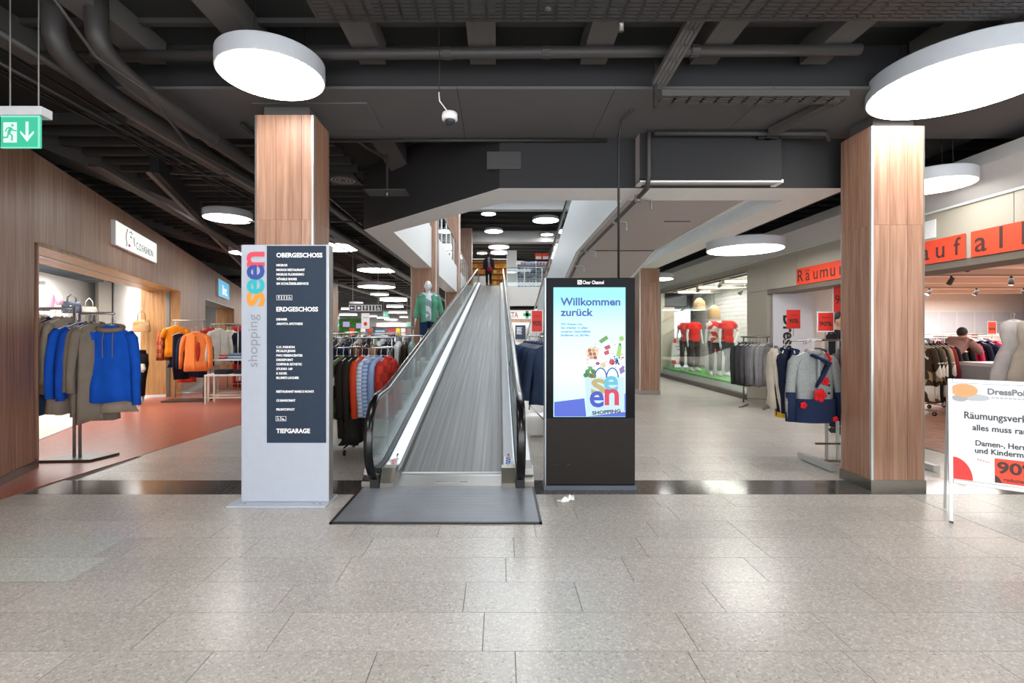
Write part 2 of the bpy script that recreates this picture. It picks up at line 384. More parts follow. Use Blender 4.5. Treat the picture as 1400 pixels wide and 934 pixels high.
# cornice above the wall
cb = MB(); cb.prism([(RX-.28, 3.32), (RX-.28, 3.18), (RX-.02, 2.92), (RX+.2, 2.90), (RX+.2, 3.32)], 1.5, 20, axis='y'); struct(fixn(cb.build('trim_1', 'cornice')), 'smooth grey cornice above the right shopfront')
cb = MB(); cb.box(RX-.03, RX+.14, 1.5, 20, 2.895, 2.92); struct(cb.build('trim_2', 'white_paint'), 'thin pale edge strip under the right cornice')
# right shop room
b = MB(); b.box(RX+.0, 7.1, 1.5, 9.7, -.003, .003); b.box(7.1, 19.9, 1.5, 17, -.003, .003); struct(b.build('floor_shop_right', 'parquet'), 'reddish parquet floor of the shop on the right')
b = MB(); b.box(RX-.0, RX+.05, 3.3, 9.7, .003, .009); struct(b.build('trim_3', 'brushed'), 'metal threshold strip of the right shop opening')
b = MB(); b.box(7.1, 20, 17, 17.2, 0, 2.9); b.box(5.6, 20, 1.2, 1.5, 0, 2.9)
struct(b.build('wall_shop_right', mat('shop_wall_warm', '#e0dad3', .8)), 'warm white back wall of the shop on the right')
b = MB(); b.box(5.42, 19.9, 1.5, 17.1, 2.82, 2.95); struct(b.build('ceiling_shop_right', mat('shop_ceiling', '#e2dad3', .8)), 'pale ceiling of the shop on the right')
b = MB(); b.box(RX+.45, 7.1, 9.9, 10.0, 0, 2.8); struct(b.build('wall_shop_partition', mat('shop_wall_warm', '#e0dad3', .8)))
# window display back wall of white painted brick
dis = struct(MB().box(7.0, 7.1, 10.1, 18, 0, 2.8).box(5.45, 7.0, 10.2, 10.3, 0, 2.8).build('wall_display', mat('brick_joint', '#a5a2a2', .9)), 'white painted brick wall behind the display window')
bm_ = MB().box(0, 1, 0, 1, 0, 1).mesh('brick', mat('brick_white', '#d3d1d2', .7, var=.1, scale=5))
for r in range(20):
    y = 10.3+(.19 if r % 2 else 0)
    while y < 17.5:
        inst(bm_, 'brick', dis, (6.985-random.uniform(0, .006), y+.005, .32+r*.125+.005), sc=(.03, .37-.01, .115)); y += .37
        if y > 14 and r < 6 and y < 14.2: y += 0
# ---------------------------------------------------------------- far end of the ground floor
b = MB(); b.box(-22, 12, 48, 48.2, 0, 3.9); b.box(-20.2, -20, 1, 48, 0, 3.9); b.box(5.3, 5.5, 18.2, 48, 0, 3.82); b.box(-20, -5, 1, 1.2, 0, 3.9); b.box(20, 20.2, 1, 48, 0, 3.9)
struct(b.build('wall_back', mat('back_wall', '#8d8a88', .8)), 'far walls of the ground floor hall')
# ---------------------------------------------------------------- ceiling: deck slab with the void, joists, girder
SL0, SL1 = 3.82, 3.90
b = MB()
b.box(-14, 14, PB, 5.05, SL0, SL1); b.box(-22, -1.97, 5.05, 62, SL0, SL1); b.box(3.6, 20, 5.05, 62, SL0, SL1); b.box(-1.97, 3.6, 27.4, 62, SL0, SL1)
b.prism([(-1.97, 5.05), (0, 5.05), (-1.97, 7.1)], SL0, SL1)
ceil = struct(fixn(b.build('ceiling', 'deck_black')))
jm = MB().box(0, 1, 0, 1, 0, 1).mesh('joist', 'joist_grey')
for k in range(-9, 12):
    X = -.24+.9*k
    inst(jm, 'joist', ceil, (X, PB, 3.64), sc=(.21, 4.02-PB, .18))
    if X < -2.2 and k % 2 == 0: inst(jm, 'joist', ceil, (X, 5.05, 3.60), sc=(.30, 40, .22))
    if X > 3.7 and k % 2 == 0: inst(jm, 'joist', ceil, (X, 5.05, 3.64), sc=(.24, 18, .18))
inst(jm, 'joist', ceil, (-1.45, 5.05, 3.60), sc=(.26, 1.6, .22))
rm = MB().box(0, 1, 0, 1, 0, 1).mesh('ceiling_rib', mat('rib_grey', '#3d3b3a', .8))
for k in range(46):
    Y = 5.3+.32*k; inst(rm, 'ceiling_rib', ceil, (-9.5, Y, 3.72), sc=(7.5, .07, .10))
for k in range(26):
    Y = 20.5+1.2*k; inst(rm, 'ceiling_rib', ceil, (-8.8, Y, 3.66), sc=(7, .16, .16) if k < 0 else (7.2, .16, .16))
for k in range(22):
    Y = 20.5+1.25*k; inst(rm, 'ceiling_rib', ceil, (-19, Y, 3.66), sc=(10.4, .18, .16))
for k in range(20): inst(rm, 'ceiling_rib', ceil, (3.62, 5.3+.4*k, 3.74), sc=(4, .06, .08))
for k in range(18): inst(rm, 'ceiling_rib', ceil, (-8, 3.7-.42*k, 3.78), sc=(16, .05, .04))
# cross girder with panelled underside
g = struct(MB().box(-3.35, 9, 4.05, 5.02, 3.46, 3.82).build('trim_4', 'fascia_black'), 'deep dark girder across the ceiling over the pillars')
gp = MB().box(0, 1, 0, 1, 0, 1).mesh('girder_panel', 'girder_grey')
xs = [-3.4, -1.9, -.35, .95, 2.25, 3.9, 5.6, 7.2]
for a, c in zip(xs[:-1], xs[1:]): inst(gp, 'girder_panel', g, (a+.002, 4.02, 3.44), sc=(c-a-.004, 1.03, .022))
unit_box('access_panel', g, -2.15, -1.15, 4.25, 4.8, 3.425, 3.441, 'girder_grey')
# lower dark bulkhead above the left shopfront
b = MB(); b.box(ls(4.6), ls(24), .9, 1.2, 2.95, 3.9); o = struct(b.build('trim_5', 'fascia_black')); o.location = LW.location; o.rotation_euler = LW.rotation_euler; o['label'] = 'dark bulkhead set back above the left shopfront'
b = MB(); b.box(ls(6), ls(20), -.9, -.8, 3.5, 3.9); o = struct(b.build('trim_6', 'fascia_black')); o.location = LW.location; o.rotation_euler = LW.rotation_euler; o['label'] = 'dark downstand beam running beside the left shopfront'
b = MB(); b.box(ls(6), ls(20), -.82, -.76, 3.48, 3.50); o = b.build('light_edge', mat('pale_edge', '#85857c', .6)); o.parent = bpy.data.objects['trim_6']
# beams round the void: black outside, white below and inside
def beam(nm, quad, z0, z1, outer, label):
    """quad: outer a, outer b, inner b, inner a"""
    q = MB(); v = [(p[0], p[1], z) for z in (z0, z1) for p in quad]
    q.add(v, [(0, 1, 2, 3)], 1); q.add(v, [(4, 7, 6, 5)], 0)
    q.add(v, [(0, 4, 5, 1)], 0 if outer else 1); q.add(v, [(2, 6, 7, 3)], 1); q.add(v, [(1, 5, 6, 2), (3, 7, 4, 0)], 0)
    return struct(fixn(q.build(nm, ['fascia_black', 'soffit_white'])), label)
VB = 2.93
beam('trim_7', [(0, 5.05), (3.6, 5.05), (3.2, 5.52), (.12, 5.52)], VB, 3.87, 1, 'front edge beam of the floor opening, black face and white underside')
beam('trim_8', [(-1.97, 7.1), (0, 5.05), (.12, 5.52), (-1.57, 7.27)], VB, 3.87, 1, 'slanted corner beam of the floor opening')
beam('trim_9', [(-1.97, 27), (-1.97, 7.1), (-1.57, 7.27), (-1.57, 27)], VB, 3.87, 1, 'left edge beam of the floor opening, white inside')
beam('trim_10', [(3.6, 5.05), (3.72, 27), (3.3, 27), (3.2, 5.52)], VB, 3.87, 1, 'right edge beam of the floor opening, white inside')
b = MB(); b.box(.35, 3.3, 27, 27.4, 2.93, 3.98); b.box(-1.57, -1.3, 27, 27.4, 2.93, 3.98); struct(b.build('trim_11', 'soffit_white'), 'white edge beam at the far end of the floor opening')
unit_box('sensor_panel', bpy.data.objects['trim_7'], -.15+.02, .22, 5.03, 5.049, 3.12, 3.30, 'pipe_grey')
# ---------------------------------------------------------------- upper floor
UZ = 3.9
b = MB(); b.box(-1.30, .36, 25.55, 27.4, UZ-.12, UZ+.0); b.box(-1.97, 3.6, 27.4, 45, UZ, UZ+.03)
struct(b.build('floor_upper', 'granite_far'), 'upper floor at the head of the moving walk')
b = MB(); b.box(-14, 14, PB, 22, 7.5, 7.7)
struct(b.build('ceiling_upper_front', 'white_wall'), 'pale ceiling of the upper floor above the opening')
b = MB(); b.box(-14, 14, 22.4, 60, 7.20, 7.4); uc = struct(b.build('ceiling_upper', 'deck_black'), 'black ceiling of the upper floor')
for k in range(12): inst(rm, 'ceiling_rib', uc, (-10, 23.2+1.25*k, 7.06), sc=(22, .09, .10))
for X in (3.4, -4.2): inst(rm, 'ceiling_rib', uc, (X, 22.5, 7.02), sc=(.12, 30, .14))
b = MB(); b.box(-14, 14, 22.0, 22.4, 6.98, 7.5); struct(b.build('trim_12', 'white_paint'), 'white bulkhead across the upper ceiling, nearer one')
b = MB(); b.box(-14, 14, 27.6, 28.2, 6.56, 7.2); struct(b.build('trim_13', 'white_paint'), 'white bulkhead across the upper ceiling, farther one')
b = MB(); b.box(-14, 14, 48, 48.2, 3.9, 7.3); b.box(-12, -11.8, 5, 48, 3.9, 7.6); b.box(12, 12.2, 5, 48, 3.9, 7.6)
struct(b.build('wall_upper_back', mat('upper_wall', '#76726f', .8)), 'grey far walls of the upper floor')
# ---------------------------------------------------------------- pillars
def pillar(x0, x1, y0, y1, top, label, rows, splits, z0=0):
    t = thing('pillar', label, 'pillar', ((x0+x1)/2, (y0+y1)/2, z0)); wx, wy = (x1-x0)/2, (y1-y0)/2
    h = top-z0; core = MB().box(-wx+.02, wx-.02, -wy+.02, wy-.02, 0, h+.0); (MB().box(-wx+.06, wx-.06, -wy+.06, wy-.06, h, h+.12).build('pillar_head', 'girder_grey', t) if h < 7 and z0 == 0 and y0 < 5 else None)
    core.build('core', mat('core_tan', '#b99a84', .7), t)
    def face(a0, a1, fixed, ax, sgn):
        L = a1-a0; cuts = [0]+splits+[1]
        for i in range(len(cuts)-1):
            zs = [.10]+[r+(.0 if i % 2 == 0 else rows_off) for r in rows]+[h]
            for z_a, z_b in zip(zs[:-1], zs[1:]):
                p, q = a0+L*cuts[i]+.0015, a0+L*cuts[i+1]-.0015
                if ax == 'x': unit_box('wood_panel', t, p, q, min(fixed, fixed+sgn*.02), max(fixed, fixed+sgn*.02), z_a+.0008, z_b-.0008, 'oak')
                else: unit_box('wood_panel', t, min(fixed, fixed+sgn*.02), max(fixed, fixed+sgn*.02), p, q, z_a+.0008, z_b-.0008, 'oak')
    rows_off = 0
    e = .022
    face(-wx+e, wx-e, -wy+.02, 'x', -1); face(-wx+e, wx-e, wy-.02, 'x', 1); face(-wy+e, wy-e, -wx+.02, 'y', -1); face(-wy+e, wy-e, wx-.02, 'y', 1)
    for sx in (-1, 1):
        for sy in (-1, 1):
            s = MB(); s.prism([(sx*(wx-e), sy*wy), (sx*(wx-.006), sy*(wy-.004)), (sx*(wx-.004), sy*(wy-.006)), (sx*wx, sy*(wy-e)), (sx*(wx-e-.004), sy*(wy-e-.004))], 0, h)
            fixn(s.build('corner_strip', 'steel', t))
    MB().box(-wx-.003, wx+.003, -wy-.003, wy+.003, .0, .10).build('plinth', 'plinth_steel', t)
    return t
pillar(-2.13, -1.61, 4.25, 4.65, 3.33, 'oak clad pillar rising behind the shop directory', [2.42], [.35, .82])
pillar(3.375, 3.87, 4.45, 4.86, 3.32, 'oak clad pillar in the right foreground beside the advertising board', [2.42], [.33, .68])
pillar(-2.05, -1.45, 11.30, 11.75, 7.48, 'tall oak clad pillar behind the mannequin in the green jacket', [1.9, 4.4], [.5])
pillar(3.24, 3.72, 11.35, 11.8, 2.93, 'oak clad pillar halfway down the right aisle, in front of the display window', [2.6], [.45])
pillar(-2.0, -1.47, 18.0, 18.5, 7.48, 'tall oak clad pillar partly hidden behind the moving walk, beyond the mannequin', [1.9, 4.4], [.5])
pillar(-2.25, -1.45, 25.8, 26.3, 6.95, 'oak pillar on the upper floor beside the head of the moving walk', [1.6], [.5], 3.92)
pillar(-6.7, -6.2, 18.3, 18.8, 3.3, 'oak clad pillar just right of the directory, far back among the clothes', [1.9], [.5])
# ---------------------------------------------------------------- round pendant lamps
def lamp_mesh(D, hgt):
    r = D/2
    h = MB().lathe((0, 0, 0), [(r, 0), (r+.002, .006), (r+.002, hgt-.01), (r-.01, hgt), (.001, hgt)], 48).mesh('housing', 'lamp_white', True); sharp(h)
    d = MB().lathe((0, 0, -.004), [(r-.012, 0), (r-.010, .003)], 48).mesh('diffuser', 'diffuser', False)
    return h, d
LM = {}
def lamp(x, y, z, D, label, top=3.82, up=False):
    k = round(D, 2)
    if k not in LM: LM[k] = lamp_mesh(D, .15 if D > 1 else .13)
    t = thing('pendant_lamp', label, 'lamp', (x, y, z), 0, 'round ceiling lamps')
    inst(LM[k][0], 'housing', t); inst(LM[k][1], 'diffuser', t)
    if top > z+.2:
        for q in range(3):
            a = q*2.094+.5; c = MB().tube([(D*.35*math.cos(a), D*.35*math.sin(a), .13), (D*.30*math.cos(a), D*.30*math.sin(a), top-z)], .003, 4); c.build('suspension_wire', 'cable_black', t)
lamp(-1.72, 3.70, 3.37, .76, 'round white pendant lamp high in front of the pillar behind the directory')
lamp(3.62, 3.85, 3.37, 1.2, 'largest round pendant lamp, cut off by the top right corner')
lamp(-4.60, 8.3, 3.37, .76, 'round pendant lamp just left of the pillar behind the directory, over the terracotta floor')
lamp(-3.80, 11.1, 3.37, 1.2, 'large round pendant lamp just right of the pillar behind the directory')
lamp(-6.15, 11.9, 3.37, .76, 'small round pendant lamp at the left top corner of the directory')
lamp(-3.80, 15.2, 3.37, 1.2, 'large round pendant lamp over the clothes racks, second behind the directory')
lamp(-4.52, 18.0, 3.12, 1.35, 'large round pendant lamp over the clothes racks, third behind the directory')
lamp(4.0, 8.0, 2.79, 1.15, 'large round pendant lamp over the right aisle before the display window')
lamp(4.72, 5.35, 3.04, .75, 'round pendant lamp just right of the right foreground pillar')
lamp(3.95, 12.4, 2.79, .85, 'round pendant lamp beyond the far pillar in the right aisle')
far = [(519, 403, 25.8, .95), (538, 411, 29, 1.6), (487, 416, 31, .85), (540, 420, 35, 1.2), (544, 428, 40, 1.5), (472, 423, 36, .6), (476, 431, 42, 1.5), (508, 433, 44, 1.0), (524, 435, 46.5, 1.2), (552, 434, 46, .8), (535, 437.5, 47, 1.3)]
for i, (px, py, Y, D) in enumerate(far):
    lamp((px-683)/670*Y, Y, 1.44+(455-py)/670*Y, D, 'distant round lamp over the far clothes hall, '+['first row right, small', 'widest of all', 'left of the widest', 'below the widest', 'just above the far green exit sign', 'small, leftmost', 'wide, leftmost', 'middle of the last rows', 'right of the pictogram sign', 'beside the near oak pillar', 'lowest and farthest'][i])
for i, (px, py, Y, D) in enumerate([(668, 292.7, 22.9, .68), (746, 301.7, 23.9, 1.27), (675, 316.6, 26.2, .97), (748, 321, 27.0, .68), (682, 338.4, 31, 1.3), (659, 346.6, 33.5, .7)]):
    lamp((px-683)/670*Y, Y, 1.44+(455-py)/670*Y, D, ['small round lamp of the upper ceiling, nearest above the moving walk', 'large round lamp of the upper ceiling right of the moving walk', 'medium round lamp of the upper ceiling above the moving walk, before the far white bulkhead', 'small round lamp of the upper ceiling at the far white bulkhead', 'large flat round lamp behind the far white bulkhead upstairs', 'small round lamp upstairs left above the walking person'][i], top=7.2)
# lamps added as fill behind the photographer and over the upper floor
for i, (x, y, D) in enumerate([(-3.2, 1.2, 1.2), (.6, .6, 1.2), (4.6, -.4, .76), (-1.2, -2.2, 1.2), (3.0, -2.8, 1.2), (-4.0, -3.4, .76)]):
    lamp(x, y, 3.37, D, 'added round fill lamp over the hall behind the viewer'+' at %.0f, %.0f metres' % (x, y))
for i, (x, y) in enumerate([(1.0, 9), (1.0, 14), (1.0, 19), (-4, 12), (5.5, 12), (-5, 20), (5.5, 20)]): lamp(x, y, 7.0, 1.2, 'added upper floor fill lamp out of view above the opening'+' at %.0f, %.0f metres' % (x, y), top=7.5)
for i, (x, y) in enumerate([(6.0, 24), (5.5, 31), (-5, 30), (1.5, 38), (0, 33)]): lamp(x, y, 6.8, 1.2, 'added upper floor fill lamp beyond the opening'+' at %.0f, %.0f metres' % (x, y), top=7.2)
# ================================================================ MOVING WALK (nearer, climbing away)
SLP = .189; Y0 = 4.92; Y1 = 25.55
def tz(y): return max(0, min(Y1, y)-Y0)*SLP
CX = -.48
mw = thing('moving_walk', 'inclined moving walk with black handrails climbing away from the floor plate to the upper floor', 'moving walk', (CX, 0, 0))
b = MB().box(-.78, .78, 3.70, 4.56, .002, .010); o = b.build('floor_plate', mat('plate_metal', '#8b8d92', .42, .7, var=.14, scale=4), mw); o['label'] = 'ribbed dark metal floor plate'
# fine ribs of the floor plate
b = MB()
for k in range(34): b.box(-.77, .77, 3.715+k*.025, 3.727+k*.025, .010, .0118)
b.build('plate_rib', 'plate_metal', bpy.data.objects['floor_plate'])
b = MB(); b.box(-.80, -.78, 3.68, 4.6, .001, .013).box(.78, .80, 3.68, 4.6, .001, .013).box(-.80, .80, 3.68, 3.70, .001, .013); b.build('plate_frame', 'black_plastic', mw)
b = MB().prism([(4.56, .0), (4.56, .012), (4.86, .020), (4.92, .035), (4.95, .0)], -.50, .50, axis='x'); fixn(b.build('comb_plate', 'brushed', mw))
for a, w_ in ((-.12, .16), (.10, .07)): unit_box('maker_plate', mw, a, a+w_, 4.66, 4.69, .0145, .0165, 'chrome')
MB().box(-.5, .5, 4.905, 4.93, .03, .042).build('comb', mat('comb_pale', '#c9cacc', .4), mw)
b = MB(); n = 46
b.prism([(Y0-.02, .02-.10), (Y0-.02, .018), (Y0, .02), (Y1, tz(Y1)+.0), (Y1+.4, tz(Y1)), (Y1+.4, tz(Y1)-.1), (Y1, tz(Y1)-.12)], -.5, .5, axis='x')
for k in range(n):
    x = -.496+k*(.992/n)
    b.prism([(Y0, .018), (Y0, .028), (Y1, tz(Y1)+.008), (Y1, tz(Y1))], x, x+.011, axis='x')
m, t_, bs = new_mat('tread_rubber')
v = coords(t_, (40, .25, 1)); n1 = nd(t_, 'ShaderNodeTexNoise'); n1.inputs['Scale'].default_value = 1; n1.inputs['Detail'].default_value = 5; t_.links.new(v, n1.inputs['Vector'])
t_.links.new(ramp(t_, n1.outputs[0], [(.3, '#6c6b6a'), (.55, '#828180'), (.75, '#9a9998')]), bs.inputs['Base Color']); bs.inputs['Roughness'].default_value = .5; bs.inputs['Metallic'].default_value = .2
fixn(b.build('tread_belt', 'tread_rubber', mw))
def balustrade(par, s, x_in, tzf, ya, yb, glassm, far_end=True, hr=.86):
    """one side of a moving walk: s=-1 left, +1 right; x_in = tread edge (abs) ; local x = s*..."""
    X = lambda a: s*a
    def sweep(cs, y_list, name, m, smooth=False):
        rings = [[(X(x), y, tzf(y)+z) for x, z in cs] for y in y_list]
        q = MB().loft(rings); return fixn(q.build(name, m, par, smooth))
    ysl = [ya, Y0, yb, yb+.5]
    sweep([(x_in+.001, -.02), (x_in+.001, .10), (x_in+.012, .10), (x_in+.012, -.02)], [ya+.1, Y0, yb], 'skirt', 'brushed')
    sweep([(x_in+.001, .10), (x_in+.02, .135), (x_in+.115, .165), (x_in+.13, .165), (x_in+.13, .0), (x_in+.012, .0)], [ya, Y0, yb, yb+.6], 'inner_deck', mat('deck_alu', '#c3c6ca', .35, .6, var=.03))
    sweep([(x_in+.215, .165), (x_in+.29, .16), (x_in+.30, .12), (x_in+.30, .06), (x_in+.215, .06)], [ya, Y0, yb, yb+.6], 'outer_deck', 'steel')
    sweep([(x_in+.14, .165), (x_in+.20, .165), (x_in+.20, .12), (x_in+.14, .12)], [ya, Y0, yb, yb+.6], 'glass_channel', 'black_plastic')
    # newel end box
    q = MB().prism([(ya-.10, 0), (ya-.10, .05), (ya, .165), (ya+.12, .165), (ya+.12, 0)], X(x_in+.0), X(x_in+.125), axis='x'); fixn(q.build('newel_cover', 'plinth_steel', par))
    q = MB().prism([(ya-.08, 0), (ya-.08, .06), (ya+.12, .16), (ya+.12, 0)], X(x_in+.215), X(x_in+.30), axis='x'); fixn(q.build('newel_cover', 'plinth_steel', par))
    q = MB().box(min(X(x_in+.13), X(x_in+.212)), max(X(x_in+.13), X(x_in+.212)), ya-.12, ya+.1, 0, .10); q.build('handrail_inlet', 'black_plastic', par)
    xr = X(x_in+.17)
    cy, cz, R = ya+.06, .46, .40
    def path(off):
        P = [(xr, cy+.12, cz-R+off), (xr, cy, cz-R+off)]
        for k in range(1, 12):
            a = -PI/2-PI*k/12*1.0
            P.append((xr, cy+(R-off)*math.cos(a), cz+(R-off)*math.sin(a)))
        P.append((xr, cy+.02, cz+R-off+.0)); P.append((xr, cy+.3, tzf(cy+.3)+hr-off+.0))
        y = cy+.8
        while y < yb: P.append((xr, y, tzf(y)+hr-off)); y += 1.2
        P.append((xr, yb, tzf(yb)+hr-off)); P.append((xr, yb+.9, tzf(yb)+hr-off))
        e = (yb+.95, tzf(yb)+hr-R)
        for k in range(0, 7):
            a = PI/2-PI*k/6; P.append((xr, e[0]+(R-off)*math.cos(a), e[1]+(R-off)*math.sin(a)))
        return P
    q = MB().tube(path(0), (.026), 12, flat=1.0, up=(1, 0, 0)); q = MB().tube(path(0), [(.018, .040)]*len(path(0)), 12, up=(1, 0, 0)); q.build('handrail', 'rubber', par, True)
    q = MB().tube(path(.035), [(.016, .022)]*len(path(.035)), 8, up=(1, 0, 0)); q.build('handrail_track', 'steel', par, True)
    # glass: newel pane and panes along the slope
    pol = [(cy+.35, .13), (cy-.12, .11)]
    for k in range(1, 12):
        a = -PI/2-PI*k/12; pol.append((cy+(R-.05)*math.cos(a), cz+(R-.05)*math.sin(a)))
    pol += [(cy+.35, tzf(cy+.35)+hr-.05)]
    q = MB().prism(pol, xr-.006, xr+.006, axis='x'); fixn(q.build('glass_panel', glassm, par))
    y = cy+.36
    while y < yb:
        e = min(y+1.6, yb+.6)
        q = MB().prism([(y, tzf(y)+.12), (e, tzf(e)+.12), (e, tzf(e)+hr-.05), (y, tzf(y)+hr-.05)], xr-.006, xr+.006, axis='x'); fixn(q.build('glass_panel', glassm, par)); y = e+.006
for s in (-1, 1): balustrade(mw, s, .5, tz, 4.62, Y1, 'glass')
# cladding of the truss sides and underside
for s in (-1, 1):
    x0, x1 = sorted((s*.79, s*.805))
    zb = lambda y: max(.0, tz(y)-.85)
    q = MB().prism([(4.75, .0), (4.75, .12), (Y0, .10), (Y1, tz(Y1)+.10), (Y1+.6, tz(Y1)+.10), (Y1+.6, tz(Y1)-.9), (Y1-.2, tz(Y1)-.9), (9.4, 0)], x0, x1, axis='x'); fixn(q.build('side_cladding', 'white_paint', mw))
q = MB().prism([(9.45, 0.0), (9.6, .012), (Y1-.2, tz(Y1)-.87), (Y1-.2, tz(Y1)-.9), (9.6, -.0)], -.785, .785, axis='x'); fixn(q.build('underside', 'taupe', mw))
# stickers on the inner decks
def sticker(par, x, y, z, tilt, kind, rx):
    e = bpy.data.objects.new('safety_sticker', MB().box(-.045, .045, -.085, .085, 0, .001).mesh('safety_sticker', 'white_print')); COL.objects.link(e); e.parent = par
    e.location = (x, y, z); e.rotation_euler = (math.atan(SLP), tilt, 0)
    e['label'] = kind+' pictogram sticker'
    c = 'red_print' if kind == 'red' else mat('blue_print', '#1d5fb8', .5)
    for i, (u, v) in enumerate(((0, .055), (.0, 0), (0, -.055)) if kind != 'red' else ((-.012, .035), (.005, -.035))):
        r = .026 if kind != 'red' else .033
        q = MB()
        if kind == 'red':
            q.loft([[(u+a*math.cos(2*PI*k/20), v+a*math.sin(2*PI*k/20), .0018) for k in range(20)] for a in (r, r-.006)], cap=False)
            q.tube([(u-.02, v+.02, .002), (u+.02, v-.02, .002)], .003, 4); q.tube([(u, v-.014, .002), (u, v+.012, .002)], .004, 4)
        else:
            q.cyl((u, v, .001), r, .001, 20); q.ball((u, v+.010, .002), (.006, .006, .0015), 6, 4, 1); q.tube([(u-.008, v+.002, .002), (u+.006, v-.014, .002)], .0035, 4, 1)
        q.build('pictogram', [c, 'white_print'], e)
sticker(mw, -.565, 4.83, .165, -.28, 'red', 0); sticker(mw, .565, 4.86, .165, .28, 'blue', 0)
for k, (s, c) in enumerate(((-.57, 'black_print'), (.57, 'red_print'))): unit_box('emblem', mw, s-.008, s+.008, 5.04, 5.07, tz(5.07)+.155, tz(5.07)+.163, c)
# ================================================================ SECOND MOVING WALK (descends away, seen from below)
YT = 9.1
def tz2(y): return UZ-max(0, y-YT)*SLP
mv = thing('moving_walk', 'second moving walk seen from below, taupe underside, descending away above the kiosk', 'moving walk', (2.12, 0, 0))
Ye = YT+UZ/SLP
q = MB().prism([(4.9, 3.44), (4.9, 2.96), (8.86, 2.93), (8.86+13.6, 2.93-13.6*SLP), (Ye, 0), (Ye, .0), (8.9, 3.9), (4.9, 3.9)], -.72, .70, 0, 'x'); o = fixn(q.build('truss', ['taupe', 'fascia_black'], mv))
for p in o.data.polygons:
    if p.normal.y < -.9: p.material_index = 1
for s in (-1, 1):   # side cladding and bright edge trims
    x0, x1 = (-.74, -.72) if s < 0 else (.70, .72)
    q = MB().prism([(5.5, 3.9), (5.5, 2.93), (8.86, 2.90), (8.86+13.6, 2.90-13.6*SLP), (Ye, 0), (Ye, .14), (9.0, 4.04), (5.5, 4.04)], x0, x1, axis='x'); fixn(q.build('side_cladding', mat('clad_pale', '#cfd8dc', .4), mv))
    q = MB()
    for (a, za), (c, zc) in (((4.9, 2.955), (8.86, 2.925)), ((8.86, 2.925), (22.4, 2.925-13.54*SLP))):
        q.loft([[(s*.72-.05*(s > 0)+.0, a, za-.012), (s*.72+.05*(s < 0), a, za-.012), (s*.72+.05*(s < 0), a, za+.02), (s*.72-.05*(s > 0), a, za+.02)], [(s*.72-.05*(s > 0), c, zc-.012), (s*.72+.05*(s < 0), c, zc-.012), (s*.72+.05*(s < 0), c, zc+.02), (s*.72-.05*(s > 0), c, zc+.02)]])
    fixn(q.build('edge_trim', 'soffit_white', mv))
MB().box(-.72, .70, 4.885, 4.93, 2.943, 2.958).build('edge_trim', 'soffit_white', mv)
MB().box(-.70, .68, 8.84, 8.87, 2.915, 2.925).build('panel_joint', 'girder_grey', mv)
MB().box(.10, .45, 6.6, 6.62, 2.936, 2.944).build('panel_joint', 'girder_grey', mv)
for s in (-1, 1):
    xr = s*.60
    P = [(xr, 8.0, UZ+.9), (xr, YT+.2, UZ+.88)]+[(xr, y, tz2(y)+.86) for y in [YT+1+1.5*k for k in range(13)]]
    MB().tube(P, [(.018, .04)]*len(P), 10, up=(1, 0, 0)).build('handrail', 'rubber', mv, True)
    MB().tube([(p[0], p[1], p[2]-.04) for p in P], [(.014, .02)]*len(P), 8, up=(1, 0, 0)).build('handrail_track', 'steel', mv, True)
    y = 8.0
    while y < 27:
        e = y+1.7; q = MB().prism([(y, tz2(y)+.13), (e, tz2(e)+.13), (e, tz2(e)+.83), (y, tz2(y)+.83)], xr-.006, xr+.006, axis='x'); fixn(q.build('glass_panel', mat('frosted', '#dfe9ee', .25) if False else 'glass', mv)); y = e+.01
MB().prism([(YT, UZ+.02), (Ye-1, .2), (Ye-1, .1), (YT, UZ-.1)], -.5, .5, axis='x').build('tread_belt', 'tread_rubber', mv)
# sprinkler pipe under the second walk
sp = thing('sprinkler_pipe', 'grey sprinkler pipe following the lower left edge of the overhead second walk', 'pipe', (1.47, 4.84, 2.9))
q = MB(); q.tube([(0, -.01, .52), (0, -.01, .44), (0, -.01, .08), (.0, .04, -.02), (-.02, .3, -.05), (-.02, 4.0, -.10), (-.02, 8.0, -.90)], .024, 10); q.build('pipe', 'pipe_grey', sp, True)
for y, z in ((.3, -.05), (1.3, -.06), (3.3, -.09), (4.4, -.18), (5.5, -.40)):
    q = MB().cyl((-.02, y, z-.035), .036, .07, 10); q.tube([(-.02, y, z), (.12, y, z-.02), (.12, y, z-.12)], .014, 6); q.build('fitting', 'brushed', sp)
# ================================================================ DIRECTORY SIGN
ds = thing('directory_sign', 'tall grey directory pylon with navy panel of shop names before the left pillar', 'directory', (-1.806, 4.12, 0))
W2 = .366
q = MB().box(-W2, W2, 0, .10, .02, 2.18).build('body', 'sign_grey', ds, bevel=.004)
MB().box(-W2-.07, W2+.01, -.10, .2, .002, .018).build('base_plate', 'sign_grey', ds)
for x in (-W2+.02, -W2+.06, W2-.05, W2-.1): MB().cyl((x, -.05, .018), .008, .006, 8).build('bolt', 'chrome', ds)
MB().box(W2-.002, W2+.006, .0, .10, .02, 2.18).build('edge_profile', 'steel', ds)
pan = MB().box(-W2+.218, W2-.018, -.006, 0, .515, 2.17).build('name_panel', 'sign_navy', ds)
def SZ(py): return 1.44+(455-py)/670*4.115
def SX(px): return (px-683)/670*4.115+1.806
def dline(s, py, h, wpx, px=378, b=.0012):
    text(s, h, pan, (SX(px), -.0075, SZ(py)-h*.36), 'white_print', width=wpx/670*4.115, bold=b)
for s, py, wpx in (('OBERGESCHOSS', 348.8, 63), ('ERDGESCHOSS', 422.7, 57), ('TIEFGARAGE', 589, 46)): dline(s, py, .052, wpx, b=.0018)
